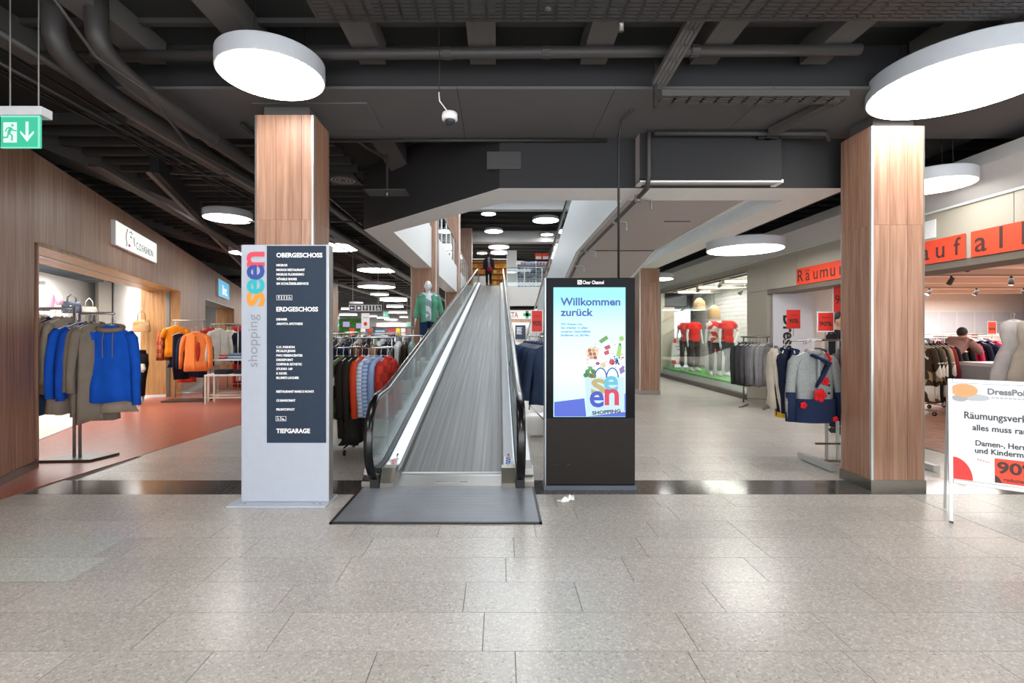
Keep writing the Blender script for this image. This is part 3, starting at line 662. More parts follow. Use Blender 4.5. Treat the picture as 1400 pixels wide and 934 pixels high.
for s, py, wpx in (('MIGROS', 362.6, 15), ('MIGROS RESTAURANT', 369, 39), ('MIGROS FLORISSIMO', 375.2, 38), ('VÖGELE SHOES', 381.6, 28), ('SM SCHLÜSSELSERVICE', 387.8, 44), ('DENNER', 436.6, 15), ('AMAVITA APOTHEKE', 442.7, 36), ('C.O. FASHION', 474.5, 25), ('PICALDI JEANS', 479.8, 26), ('FWO FERIENCENTER', 486, 36), ('DRESSPOINT', 492, 23), ('COIFFEUR ESTHETIC', 498, 35), ('STUDIO 169', 504.3, 22), ('K KIOSK', 510.5, 15), ("BLUME'S LOCHER", 516.5, 31), ('RESTAURANT MARE E MONTI', 535.3, 51), ('CS BANKOMAT', 547.5, 26), ('PRONTOPHOT', 559.8, 25)):
    dline(s, py, .026, wpx, b=.0010)
def man(q, x, z, k, y=-.0085, mi=1, skirt=False):
    q.ball((x, y, z+.017*k), (.004*k, .0008, .004*k), 6, 4, mi); q.box(x-(.006 if skirt else .004)*k, x+(.006 if skirt else .004)*k, y-.0004, y+.0004, z-.002*k, z+.012*k, mi); q.box(x-.003*k, x+.003*k, y-.0004, y+.0004, z-.017*k, z, mi)
def wheelchair(q, x, z, k, y=-.0085, mi=1):
    q.loft([[(x-.001*k+a*math.cos(2*PI*i/14), y, z-.006*k+a*math.sin(2*PI*i/14)) for i in range(14)] for a in (.009*k, .0065*k)], mi, cap=False)
    q.ball((x-.003*k, y, z+.016*k), (.003*k, .0008, .003*k), 6, 4, mi)
    q.box(x-.004*k, x-.001*k, y-.0004, y+.0004, z-.004*k, z+.012*k, mi); q.box(x-.003*k, x+.007*k, y-.0004, y+.0004, z-.004*k, z-.001*k, mi); q.box(x+.006*k, x+.009*k, y-.0004, y+.0004, z-.014*k, z-.001*k, mi)
for i, (px, py) in enumerate(((381.5, 407), (388.8, 407), (396.2, 407), (380.5, 572.5), (388, 572.5))):
    q = MB(); x, z = SX(px), SZ(py); a = .0205; q.box(x-a, x+a, -.0078, -.006, z-a, z+a, 1); q.box(x-a+.003, x+a-.003, -.0082, -.006, z-a+.003, z+a-.003, 0)
    if i in (2, 3): wheelchair(q, x, z, .95, -.009)
    elif i == 4: q.prism([(x-.012, z-.012), (x+.014, z-.012), (x-.012, z+.008)], -.0092, -.0086, 1, 'y')
    else: man(q, x, z, .9, -.009, 1, i == 0)
    q.build('pictogram', ['sign_navy', 'white_print'], pan)
for ch, py, c in (('s', 409, '#f39a32'), ('e', 392, '#27b4bd'), ('e', 372.5, '#2f4c9c'), ('n', 355, '#e2485c')):
    o = text(ch, .28, ds, (SX(361.5), -.0035-.0006*(ch == 'e'), SZ(py+10)), mat('letter_'+c.strip('#')+ch, c, .45), rot=(PI/2, -PI/2, 0), bold=.006, name='letter', width=.128, height=.150); o['label'] = 'coloured letter '+ch
text('shopping', .115, ds, (SX(351.5), -.0025, SZ(502)), mat('letter_grey', '#8d939b', .5), rot=(PI/2, -PI/2, 0), width=72/670*4.115, bold=-.0006)
# ================================================================ DIGITAL KIOSK
kx0, kx1, KY = .415, 1.245, 4.50
ki = thing('information_kiosk', 'black free standing digital advertising kiosk with a glowing blue welcome screen', 'kiosk', (.83, KY, 0))
kw = .415
MB().box(-kw+.012, kw, 0, .12, .04, 1.945).build('housing', 'kiosk_black', ki, bevel=.006)
MB().box(-kw, -kw+.012, -.006, .125, .03, 1.945).build('edge_profile', 'kiosk_edge', ki)
MB().box(-kw-.01, kw+.01, -.02, .14, .001, .04).build('base', mat('kiosk_base', '#4d5561', .4), ki)
MB().box(-kw+.016, kw-.006, -.005, 0, .05, .655).build('lower_panel', 'kiosk_panel', ki)
for x, w_ in ((-.335, .06), (-.215, .03)): MB().tube([(x, -.006, .235-.01*(w_ < .05)), (x+w_*.4, -.009, .23), (x+w_, -.006, .237)], .006, 6).build('lock', 'black_plastic', ki)
q = MB().box(-.335, .325, -.004, 0, .668, 1.856)
m, t_, bs = new_mat('screen_blue'); v = coords(t_, (1, 1, 1)); sx = nd(t_, 'ShaderNodeSeparateXYZ'); t_.links.new(v, sx.inputs[0])
mr = nd(t_, 'ShaderNodeMapRange'); mr.inputs['From Min'].default_value = .668; mr.inputs['From Max'].default_value = 1.856; t_.links.new(sx.outputs[2], mr.inputs[0])
cc = ramp(t_, mr.outputs[0], [(0, '#a8e6fa'), (.35, '#c3effb'), (.7, '#abe9fb'), (.93, '#6fd3f8')]); t_.links.new(cc, bs.inputs['Emission Color']); bs.inputs['Emission Strength'].default_value = 1.0; bs.inputs['Base Color'].default_value = (.02, .02, .02, 1); bs.inputs['Roughness'].default_value = .2
scn = q.build('screen', 'screen_blue', ki)
def KX(px): return (px-683)/670*KY-.83
def KZ(py): return 1.44+(455-py)/670*KY
def E(c): return emis('glow_'+c.strip('#'), c, .95)
def ktext(s, px, py, h, wpx, c, b=.001, par=None, rot=(PI/2, 0, 0), y=-.006, nm='lettering', hh=None): return text(s, h, par or scn, (KX(px), y, KZ(py)), E(c), rot=rot, width=wpx/670*KY, bold=b, name=nm, height=hh)
ktext('Willkommen', 766, 417.5, .098, 82, '#2b4aa8', .003); ktext('zurück', 766, 432, .098, 45, '#2b4aa8', .003)
for i, (s, wpx) in enumerate((('Wir freuen uns,', 30), ('Sie wieder in allen', 37), ('unseren Geschäften', 41), ('bedienen zu dürfen.', 40))): ktext(s, 766.5, 444.6+5.05*i, .030, wpx, '#3a5fb5', .0008)
def poly(pts, c, y=-.0052, nm='printed_shape'):
    q = MB().prism([(KX(a), KZ(b_)) for a, b_ in pts], y-.0004, y+.0004, axis='y'); return fixn(q.build(nm, E(c), scn))
poly([(757.5, 549.5), (799, 544.5), (801.5, 569.5), (757.5, 569.5)], '#4562dd'); poly([(801.5, 569.5), (855, 563), (855, 569.5)], '#4562dd'); poly([(853.6, 538), (855.3, 538), (855.3, 562), (853.6, 562)], '#5576e0')
poly([(799.5, 515), (853, 515), (854, 563.5), (802, 569.3)], '#cdeffb', -.0049)
def blob(px, py, rx, rz, c, nm='printed_shape', n=14, y=-.0056):
    q = MB(); q.loft([[(KX(px)+rx*math.cos(2*PI*k/n), y+d, KZ(py)+rz*math.sin(2*PI*k/n)) for k in range(n)] for d in (-.0004, .0004)]); return fixn(q.build(nm, E(c), scn))
for s, px, py, c, h in (('s', 808, 540, '#c2b068', .150), ('e', 825.5, 536, '#5cc6e0', .150), ('e', 806, 557, '#2541c8', .160), ('n', 826.5, 554, '#e0124c', .160)): ktext(s, px, py, .28, 19.5, c, .006, y=-.0068 if c in ('#2541c8', '#e0124c') else -.006, hh=.150)
ktext('SHOPPING', 809.5, 567, .044, 39, '#1f2f48', .0018, rot=(PI/2, -.08, 0))
# food tumbling into the bag on the screen
poly([(800, 479-0), (808, 473), (820, 476), (817, 492), (803, 491)], '#f1e2c8', -.0054)
for k in range(6): blob(806+5.2*(k % 2)+(k//2)*1.2, 479+5*(k//2), .016, .017, ['#b4613a', '#d8a070', '#a8492f'][k % 3])
poly([(818, 466), (829, 458.5), (832, 463), (822, 470)], '#6da33e'); poly([(826, 474), (833, 471), (835, 476), (828, 479)], '#c92e4d'); poly([(825, 481), (832, 478), (833, 484), (827, 486)], '#d4355a')
blob(849.5, 463, .023, .025, '#a6cf58'); poly([(842, 487), (845, 472), (850, 473), (848, 489)], '#a8d552'); poly([(845.6, 472), (846.2, 469), (849.2, 469.6), (849, 473)], '#3f7a3a')
blob(836.5, 495, .028, .028, '#d02a35'); blob(825, 499, .022, .03, '#ead2a0'); blob(817, 497, .02, .016, '#b7306a'); blob(843, 494, .016, .02, '#31408c')
for k in range(9): blob(838+rnd.uniform(0, 9), 490+rnd.uniform(-3, 8), .008, .008, '#2a3578')
for k, (a, c) in enumerate(((803, 508), (807, 504), (811, 508), (806, 513), (812, 514), (800.5, 513))): blob(a, c, .022, .022, ['#3f8f3c', '#5aa845', '#2f7a38'][k % 3])
blob(809, 514, .018, .022, '#d8323a'); poly([(846, 504), (852, 500), (854.5, 508), (848, 512)], '#8a6fb5'); blob(851, 489, .014, .01, '#d98a50'); blob(853, 502, .006, .006, '#244'.replace('#244', '#224444'))
for k in range(26):
    a = rnd.uniform(0, 1); blob(802+rnd.uniform(0, 50), 470+rnd.uniform(0, 35), .0055, .0055, rnd.choice(['#b92a50', '#2a4f9c', '#c9365b']))
for k, x0 in enumerate((813, 829)):   # bag handles
    P = [(KX(x0+8*(1-math.cos(PI*i/10))), -.0066, KZ(516)+.085*math.sin(PI*i/10)) for i in range(11)]
    MB().tube(P, [(.007, .0007)]*11, 6, up=(0, 1, 0)).build('printed_shape', E('#2541a8'), scn)
text('Clear Channel', .044, ki, (KX(796.5), -.002, KZ(388.4)), 'white_print', width=29/670*KY, bold=.0012)
q = MB(); q.prism([(KX(789.5), KZ(389)), (KX(795.5), KZ(389)), (KX(795.5), KZ(383)), (KX(789.5), KZ(383))], -.0022, -.0012, 0, 'y'); q.prism([(KX(790.5), KZ(384)), (KX(794), KZ(388)), (KX(794.6), KZ(387.4)), (KX(791.3), KZ(383.7))], -.003, -.0024, 1, 'y'); q.build('emblem', ['white_print', 'kiosk_black'], ki)
# power drop to the kiosk
pl = thing('power_pole', 'thin dark power pole dropping from the ceiling to the kiosk', 'pole', (1.10, 4.53, 1.945))
MB().tube([(0, 0, 0), (0, 0, 1.28), (.02, -.02, 1.45), (.10, -.16, 1.50)], .011, 8).build('tube', 'cable_black', pl, True)
MB().tube([(.10, -.16, 1.50), (.2, -.35, 1.56), (.33, -.5, 1.64)], .006, 6).build('cable', 'pipe_grey', pl, True)
# two crumpled papers on the floor
for (x, y, r, lb) in ((.545, 4.17, .3, 'crumpled scrap of white paper on the floor before the kiosk, the left one'), (.625, 4.24, 1.5, 'crumpled scrap of white paper on the floor before the kiosk, the right one')):
    q = MB(); g_ = []
    for i in range(5):
        for j in range(4): g_.append((i*.028-.05+rnd.uniform(-.006, .006), j*.017-.02+rnd.uniform(-.006, .006), .003+abs(rnd.gauss(0, .012))))
    q.add(g_, [(i*4+j, (i+1)*4+j, (i+1)*4+j+1, i*4+j+1) for i in range(4) for j in range(3)]); o = q.build('paper_scrap', 'paper'); o.location = (x, y, 0); o.rotation_euler = (0, 0, r)
    md = o.modifiers.new('s', 'SOLIDIFY'); md.thickness = .0015; tag(o, lb, 'litter', 'paper scraps by the kiosk')
# ================================================================ ADVERTISING BOARD (right edge)
ab = thing('advertising_board', 'white framed pavement board announcing a clearance sale at the right edge', 'sign board', (3.41, 3.72, 0), math.atan2(-.30, .40))
ti = Matrix.Rotation(math.radians(-4), 4, 'X')
bw, z0, z1 = .66, .30, 1.09
MB().box(.03, bw-.03, -.002, .006, z0+.03, z1-.03, T=ti).build('poster', mat('poster_white', '#e9ebee', .35), ab)
for n_, a in (('frame_profile', (0, .032, -.012, .014, z0, z1)), ('frame_profile', (bw-.032, bw, -.012, .014, z0, z1)), ('frame_profile', (.032, bw-.032, -.012, .014, z1-.032, z1)), ('frame_profile', (.032, bw-.032, -.012, .014, z0, z0+.032))): MB().box(*a, T=ti).build(n_, 'steel' if False else mat('frame_alu', '#c4c6c6', .35, .5), ab, bevel=.004)
for x in (.004, bw-.03): MB().box(x, x+.026, -.006, .010, .012, z0, T=ti).build('leg', 'frame_alu', ab); MB().box(x-.002, x+.028, -.01, .014, .0, .014, T=ti).build('foot', 'black_plastic', ab)
tb = Matrix.Translation((0, .34, 0)) @ Matrix.Rotation(math.radians(11), 4, 'X')
MB().box(.03, bw-.03, .02, .026, z0+.02, z1-.05, T=tb).build('rear_panel', 'frame_alu', ab)
for x in (.004, bw-.03): MB().box(x, x+.022, .02, .034, .002, z1-.05, T=tb).build('rear_leg', 'frame_alu', ab)
def abt(s, x, z, h, wd, m='ink', b=.001): 
    o = text(s, h, ab, (x, 0, 0), m, width=wd, bold=b); p = ti @ Vector((x, -.0045, z)); o.location = p; o.rotation_euler = (PI/2-math.radians(4), 0, 0); return o
def abp(pts, m, y=-.0028, nm='printed_shape'):
    q = MB().prism(pts, y-.0004, y+.0004, axis='y'); q.v = [tuple(ti @ Vector(v)) for v in q.v]; return fixn(q.build(nm, m, ab))
ell = lambda cx, cz, rx, rz, a0=0, a1=2*PI, n=28: [(cx+rx*math.cos(a0+(a1-a0)*k/n), cz+rz*math.sin(a0+(a1-a0)*k/n)) for k in range(n)]
abp(ell(.19, .955, .10, .026), mat('print_grey1', '#b9bdc0', .5), -.0026); abp(ell(.085, .945, .055, .026), mat('print_grey2', '#a9a7aa', .5), -.0030); abp(ell(.115, 1.005, .095, .050), mat('print_orange', '#f0a56c', .5), -.0036)
abt('DressPoint', .275, .985, .062, .30, mat('print_grey3', '#77757a', .5), .002); [abp([(.30+k*.028, .955), (.322+k*.028, .955), (.322+k*.028, .967), (.30+k*.028, .967)], 'print_grey1', -.0030) for k in range(9)]
abt('Räumungsverkauf', .115, .795, .075, .50); abt('alles muss raus!', .17, .712, .062, .40); abt('Damen-, Herren-', .19, .60, .057, .40); abt('und Kindermode', .185, .545, .057, .41)
abp([(.035, z0+.035)]+[(.035+.135*math.cos(PI/2*k/10), z0+.035+.165*math.sin(PI/2*k/10)) for k in range(11)], 'red_print')
abp([(.315, .345), (.62, .345), (.62, .520), (.315, .520)], 'orange_print', -.0030)
abt('90%', .33, .418, .115, .27, 'dark_print', .003); abt('reduziert', .375, .362, .036, .15, 'dark_print', .0006)
abp([(.315, .345), (.365, .345), (.34, .385), (.315, .40)], 'dark_print', -.0036); abp(ell(.55, .36, .02, .014), 'dark_print', -.0036)
[abp([(.20+k*.018, .492-.003*k), (.213+k*.018, .492-.003*k), (.213+k*.018, .503-.004*k), (.20+k*.018, .503-.004*k)], mat('print_pink', '#e39a94', .5), -.0030) for k in range(5)]; ab.scale = (.8, 1, 1)
# ================================================================ EXIT SIGN top left
def runner(q, cx, cz, k, y, mi):
    """white door field and running figure; mi=(white, green)"""
    q.box(cx-.5*k, cx+.5*k, y, y+.0005, cz-.75*k, cz+.75*k, mi[0])
    q.ball((cx+.18*k, y, cz+.52*k), (.10*k, .0008, .10*k), 8, 4, mi[1])
    for P, r in (([(.08, .34), (-.10, -.05)], .13), ([(-.10, -.05), (.16, -.24), (.14, -.62)], .07), ([(-.12, -.05), (-.18, -.36), (-.5, -.38)], .07), ([(.05, .36), (.24, .14), (.48, .12)], .055), ([(.02, .38), (-.22, .30), (-.34, .05)], .055)):
        q.tube([(cx+a*k, y-.0004, cz+b_*k) for a, b_ in P], [(r*k, .0008)]*len(P), 6, mi[1], up=(0, 1, 0))
def arrow_down(q, cx, cz, k, y, mi):
    q.box(cx-.11*k, cx+.11*k, y, y+.0005, cz-.45*k, cz+.75*k, mi)
    q.prism([(cx, cz-.75*k), (cx+.5*k, cz-.1*k), (cx+.5*k, cz+.08*k), (cx, cz-.42*k), (cx-.5*k, cz+.08*k), (cx-.5*k, cz-.1*k)], y, y+.0006, mi, 'y')
GR = emis('exit_green', '#35cfa4', .95); GW = emis('exit_white', '#e6fff6', 1.0); GE = emis('exit_edge', '#8ff2d4', 1.0)
def exit_sign(x1, y, z1, wd, hg, label, full=True, top=3.8, rz=0):
    t = thing('exit_sign', label, 'exit sign', (x1-wd, y, z1), rz)
    MB().box(-.0, wd+.02, -.015, .065, 0, hg*.28).build('housing', 'lamp_white', t, bevel=.003)
    p = MB().box(0, wd, .0, .012, -hg, -.002).build('panel', 'exit_green', t)
    MB().box(0, wd, -.002, .0, -hg, -hg+.006).box(wd-.012, wd, -.002, .0, -hg, 0).box(0, wd, -.002, 0, -.008, 0).build('panel_edge', 'exit_edge', t)
    q = MB(); k = hg*.42; runner(q, wd*.25, -hg*.52, k, -.003, (0, 1)); arrow_down(q, wd*.68, -hg*.50, k, -.003, 0); q.build('pictogram', ['exit_white', 'exit_green'], p)
    if top:
        for x in (wd*.12, wd*.85): MB().tube([(x, .03, hg*.28), (x, .03, top-z1)], .004, 6).build('suspension_rod', 'steel', t)
    return t
exit_sign(-2.86, 3.05, 2.79, .245, .20, 'green glowing running man exit sign with down arrow hanging at the top left corner')
# ================================================================ CAMERA DOME on its cable
cd_ = thing('dome_camera', 'small white dome camera dangling from a white cable below the ceiling girder', 'camera', (-.34, 3.35, 2.895))
MB().lathe((0, 0, 0), [(.028, .052), (.050, .045), (.055, .025), (.053, .0), (.040, -.005)], 20).build('housing', 'white_plastic', cd_, True)
MB().lathe((0, 0, -.036), [(.001, 0), (.022, .004), (.034, .02), (.038, .032)], 16).build('dome', mat('dome_dark', '#2a2c30', .08, 0), cd_, True)
MB().tube([(-.01, 0, .05), (-.04, 0, .09), (-.07, 0, .13), (-.075, 0, .19)], .0045, 6).build('cable', 'white_plastic', cd_, True)
MB().tube([(-.075, 0, .19), (-.07, 0, .4), (-.075, 0, .60), (-.09, 0, .75), (-.06, 0, .80), (-.08, 0, .92)], .003, 6).build('cable', 'cable_black', cd_, True)
MB().box(.045, .062, -.01, .01, .005, .03).build('bracket', 'black_plastic', cd_)
# ================================================================ CEILING SERVICES
def pipe(name, P, r, m, label, cat='pipe', joints=(), hang=()):
    t = thing(name, label, cat, P[0]); o = Vector(P[0])
    Q = [tuple(Vector(p)-o) for p in P]
    MB().tube(Q, r, 12).build('tube', m, t, True)
    for k in joints:
        i = int(k); f = k-i; p = Vector(Q[i]).lerp(Vector(Q[i+1]), f); d = (Vector(Q[i+1])-Vector(Q[i])).normalized()*.03
        MB().tube([p-d, p+d], r*1.13, 12).build('coupling', m, t)
    return t
def bend(a, b_, c, n=6, f=.35):
    a, b_, c = map(Vector, (a, b_, c)); p = b_.lerp(a, f); q = b_.lerp(c, f); return [tuple((p.lerp(b_, i/n)).lerp(b_.lerp(q, i/n), i/n)) for i in range(n+1)]
pipe('ceiling_pipe', [(-3.55, 3.80, 3.58), (2.75, 3.74, 3.60)], .042, 'pipe_grey', 'long grey pipe running straight across under the near joists', joints=(.07, .22, .3, .5, .62, .8))
pipe('ceiling_pipe', [(-3.05, 3.35, 3.80)]+[(-3.05, 3.36, 3.5)]+bend((-3.05, 3.36, 3.5), (-3.05, 3.40, 3.27), (-2.97, 4.2, 3.25), f=.9)+[(-2.97, 16, 3.25)], .075, 'pipe_grey', 'thick grey drain pipe bending down at the upper left, the left one', joints=(8.1, 8.35))
pipe('ceiling_pipe', [(-2.76, 3.35, 3.80)]+[(-2.76, 3.36, 3.5)]+bend((-2.76, 3.36, 3.5), (-2.76, 3.40, 3.28), (-2.70, 4.2, 3.27), f=.9)+[(-2.70, 6.6, 3.27), (-2.70, 6.9, 3.45), (-2.70, 16, 3.5)], .070, 'pipe_grey', 'thick grey drain pipe bending down at the upper left, the right one', joints=(8.2, 8.8))
pipe('ceiling_pipe', [(-3.3, 3.0, 3.42), (-3.3, 20, 3.42)], .028, 'pipe_grey', 'slim grey pipe left of the two thick drain pipes')
pipe('ceiling_pipe', [(-3.52, 2.4, 3.34), (-3.52, 20, 3.34)], .016, 'pipe_black', 'thin black conduit beside the slim grey pipe, outermost on the left')
pipe('ceiling_pipe', [(-2.42, 4.6, 3.40), (-2.42, 8.6, 3.34)], .02, 'pipe_black', 'thin black conduit right of the thick drain pipes')
pipe('ceiling_pipe', [(-3.9, 5.8, 3.33), (-2.3, 6.2, 3.35)], .014, 'pipe_grey', 'short thin pipe crossing under the thick drain pipes, nearer')
pipe('ceiling_pipe', [(-4.2, 8.2, 3.3), (-2.3, 8.2, 3.3)], .018, 'pipe_grey', 'short thin pipe crossing under the thick drain pipes, farther')
for i, (x, z, s) in enumerate(((-3.62, 3.46, .12), (-3.75, 3.40, .10), (-3.9, 3.5, .2), (-3.42, 3.5, .1))):
    P = [(x+s*math.sin(k*.9+i)*.4, 2.0+k*1.0, z+.03*math.sin(k*1.7+i*2)) for k in range(17)]
    pipe('ceiling_cable', P, .009, 'cable_black', ['loose black ceiling cable left of the slim grey pipe', 'loose black ceiling cable sagging lowest above the left shopfront', 'widely snaking black ceiling cable farthest left', 'loose black ceiling cable close to the slim grey pipe'][i], 'cable')
pipe('ceiling_cable', [(-2.75, 2.6, 3.75), (-2.72, 3.3, 3.3), (-2.60, 3.6, 3.22), (-2.9, 4.6, 3.18), (-2.86, 6.2, 3.2), (-2.84, 8, 3.3)], .012, 'pipe_grey', 'grey flexible hose sagging under the thick drain pipes', 'cable')
pipe('ceiling_pipe', [(-1.95, 5.02, 3.41), (1.1, 5.02, 3.41)], .018, 'pipe_black', 'thin dark pipe along the far lower edge of the girder, left of the power pole')
pipe('ceiling_pipe', [(.48, 3.4, 3.74), (.30, 3.15, 3.52)], .022, 'pipe_grey', 'short slanting pipe stub between the near joists')
pipe('ceiling_pipe', [(1.52, 4.82, 3.40), (3.2, 4.82, 3.40), (3.26, 4.86, 3.34)], .026, 'pipe_grey', 'dark pipe along the front of the second walk ending beside the right pillar')
pipe('sprinkler', [(.83, 3.35, 3.70), (.83, 3.35, 3.50)], .02, 'brushed', 'small silver sprinkler head hanging between the near joists', 'sprinkler')
def tray(name, p0, p1, wd, label, m='tray_grey', rows=3):
    t = thing(name, label, 'cable tray', p0); P0 = Vector((0, 0, 0)); P1 = Vector(p1)-Vector(p0); L = P1.length; d = P1.normalized(); sd = Vector((d.y, -d.x, 0)).normalized(); up = sd.cross(d)
    if up.z < 0: up = -up
    T = Matrix((d, sd, up)).transposed().to_4x4()
    q = MB()
    for s in (-1, 1): q.box(0, L, s*wd/2-.0015, s*wd/2+.0015, 0, .055, T=T)
    q.build('side_rail', m, t)
    q = MB()
    for k in range(rows+1):
        y = -wd/2+wd*k/rows; q.box(0, L, y-.014, y+.014, 0, .002, T=T)
    n = max(2, int(L/.11))
    for k in range(n+1):
        q.box(L*k/n-.012, L*k/n+.012, -wd/2, wd/2, 0, .002, T=T)
    q.build('perforated_base', m, t); return t
tray('cable_tray', (1.42, 3.30, 3.70), (1.27, 3.90, 3.41), .10, 'perforated grey cable tray slanting down towards the end of the long tray')
tray('cable_tray', (1.30, 3.98, 3.33), (2.80, 3.98, 3.33), .12, 'perforated grey cable tray running right under the girder edge')
tray('cable_tray', (2.86, 4.06, 3.375), (2.64, 4.74, 3.36), .10, 'perforated grey cable tray running away towards the pillar under the girder')
tray('cable_tray', (-1.2, 3.12, 3.52), (4.5, 3.16, 3.56), .30, 'wide dark perforated cable tray across the very top of the picture', 'pipe_grey', 8)
tray('cable_tray', (-4.55, 5.5, 3.30), (-6.8, 15, 3.30), .12, 'slim pale cable tray running along above the left shopfront')
MB()
br = MB().box(-.012, .012, -.012, .012, -.13, .25).build('tray_bracket', 'pipe_black'); br.location = (1.24, 3.90, 3.36); tag(br, 'dark hanger bracket holding the cable tray at its corner', 'bracket')
br = MB().box(-.10, .10, -.015, .015, -.05, 0).box(-.03, .03, -.03, .03, -.05, .08).build('tray_bracket', 'pipe_black'); br.location = (2.66, 4.86, 3.41); tag(br, 'dark clamp bracket of the receding tray near the right pillar', 'bracket')
# square sprinkler plates below the slab edge on the left
for (x, y, z, lb) in ((-1.32, 5.75, 3.08, 'square grey sprinkler shield plate in front of the slanted opening edge'), (-4.0, 9.5, 3.08, 'square grey sprinkler shield plate over the racks left of the opening')):
    t = thing('sprinkler_plate', lb, 'sprinkler', (x, y, z)); MB().box(-.24, .24, -.14, .14, 0, .006).build('plate', 'pipe_grey', t); MB().tube([(0, 0, .0), (0, 0, .45)], .015, 8).build('drop_pipe', 'pipe_black', t); MB().lathe((0, 0, -.04), [(.001, 0), (.02, .004), (.008, .012), (.012, .04)], 10).build('sprinkler', 'brushed', t)
pipe('ceiling_pipe', [(-1.62, 5.3, 3.60), (-1.52, 5.6, 3.56), (-1.35, 5.75, 3.50)], .022, 'pipe_grey', 'bent dark pipe feeding the sprinkler shield plate')
vt = thing('air_vent', 'square grey ceiling air vent just right of the pillar behind the directory', 'vent', (-2.30, 7.2, 3.68)); MB().box(-.22, .22, -.22, .22, 0, .04).build('frame', 'pipe_grey', vt)
for k in range(3):
    r = .17-.05*k; MB().loft([[(a*math.cos(2*PI*i/24), a*math.sin(2*PI*i/24), -.004) for i in range(24)] for a in (r, r-.02)], cap=False).build('louvre', 'lamp_white', vt)
# shop light boxes on the left wall (local frame of the wall)
def on_left(name, label, cat, Y, z, off=-.0):
    t = thing(name, label, cat); k = ls(Y); c, s = math.cos(LANG), math.sin(LANG)
    t.location = (-2.896+c*k-s*off, s*k+c*off, z); t.rotation_euler = (0, 0, LANG); return t
# the front of the wall faces local -y when x runs away: mirror the text by rotating half a turn
def face_frame(t): return t
sg = on_left('shop_sign', 'illuminated white shop sign with line drawn face and red lips', 'sign', 7.17, 2.73)
L = 2.09
MB().box(0, L, -.06, 0, 0, .37).build('housing', 'white_plastic', sg, bevel=.004); pnl = MB().box(.01, L-.01, -.064, -.060, .01, .36).build('light_panel', emis('sign_white_glow', '#f4f6f0', 1.05), sg)
text('C.O.FASHION', .17, pnl, (.92, -.0655, .085), 'black_print', width=.92, bold=-.001)
MB().tube([(.50, -.066, .33), (.44, -.066, .25), (.42, -.066, .17), (.46, -.066, .12), (.45, -.066, .05)], .006, 5).build('emblem', 'black_print', pnl); MB().tube([(.58, -.066, .29), (.66, -.066, .32), (.70, -.066, .28)], .005, 5).build('emblem', 'black_print', pnl); MB().tube([(.62, -.066, .235), (.68, -.066, .225)], .008, 5).build('emblem', 'black_print', pnl)
MB().tube([(.84, -.066, .12), (.80, -.066, .17), (.79, -.066, .25)], .005, 5).build('emblem', 'black_print', pnl); MB().ball((.58, -.066, .085), (.055, .002, .022), 10, 6).build('emblem', 'red_print', pnl)
sg = on_left('shop_sign', 'illuminated blue shop sign on the left wall beyond the first shop', 'sign', 15.4, 2.60)
MB().box(0, 2.2, -.06, 0, 0, .56).build('housing', 'white_plastic', sg); pnl = MB().box(.01, 2.19, -.064, -.060, .01, .55).build('light_panel', emis('sign_blue_glow', '#4fb0da', 1.0), sg)
text('lint.', .42, pnl, (.75, -.0655, .12), emis('sign_text_glow', '#f4fbff', 1.0), width=1.0, bold=.012)
# ---- banner and lettering over the right shop opening
bn = thing('sale_banner', 'orange banner with dark letters across the front of the right shop', 'banner', (RX-.012, 8.72, 2.285), -PI/2)
word = 'Räumungsverkauf'; q = MB()
for i, ch in enumerate(word):
    o = unit_box('banner_sheet', bn, i*.2107, i*.2107+.2104, -.004, 0, 0, .285, 'orange_print'); text(ch, .29, bn, (i*.2107+.105, -.0052, .055), 'dark_print', align='CENTER', bold=.002, name='letter')
for i, ch in enumerate('alles'):
    o = unit_box('banner_sheet', bn, 3.225+i*.222, 3.225+i*.222+.2217, -.004, 0, 0, .285, 'orange_print'); text(ch, .33, bn, (3.225+i*.222+.11, -.0052, .05), 'dark_print', align='CENTER', bold=.003, name='letter')
b = MB().box(RX-.01, RX, 5.95, 6.35, 2.60, 2.82).build('window_poster', 'white_print'); tag(b, 'blank white sheet on the beige panel just right of the foreground pillar', 'poster')
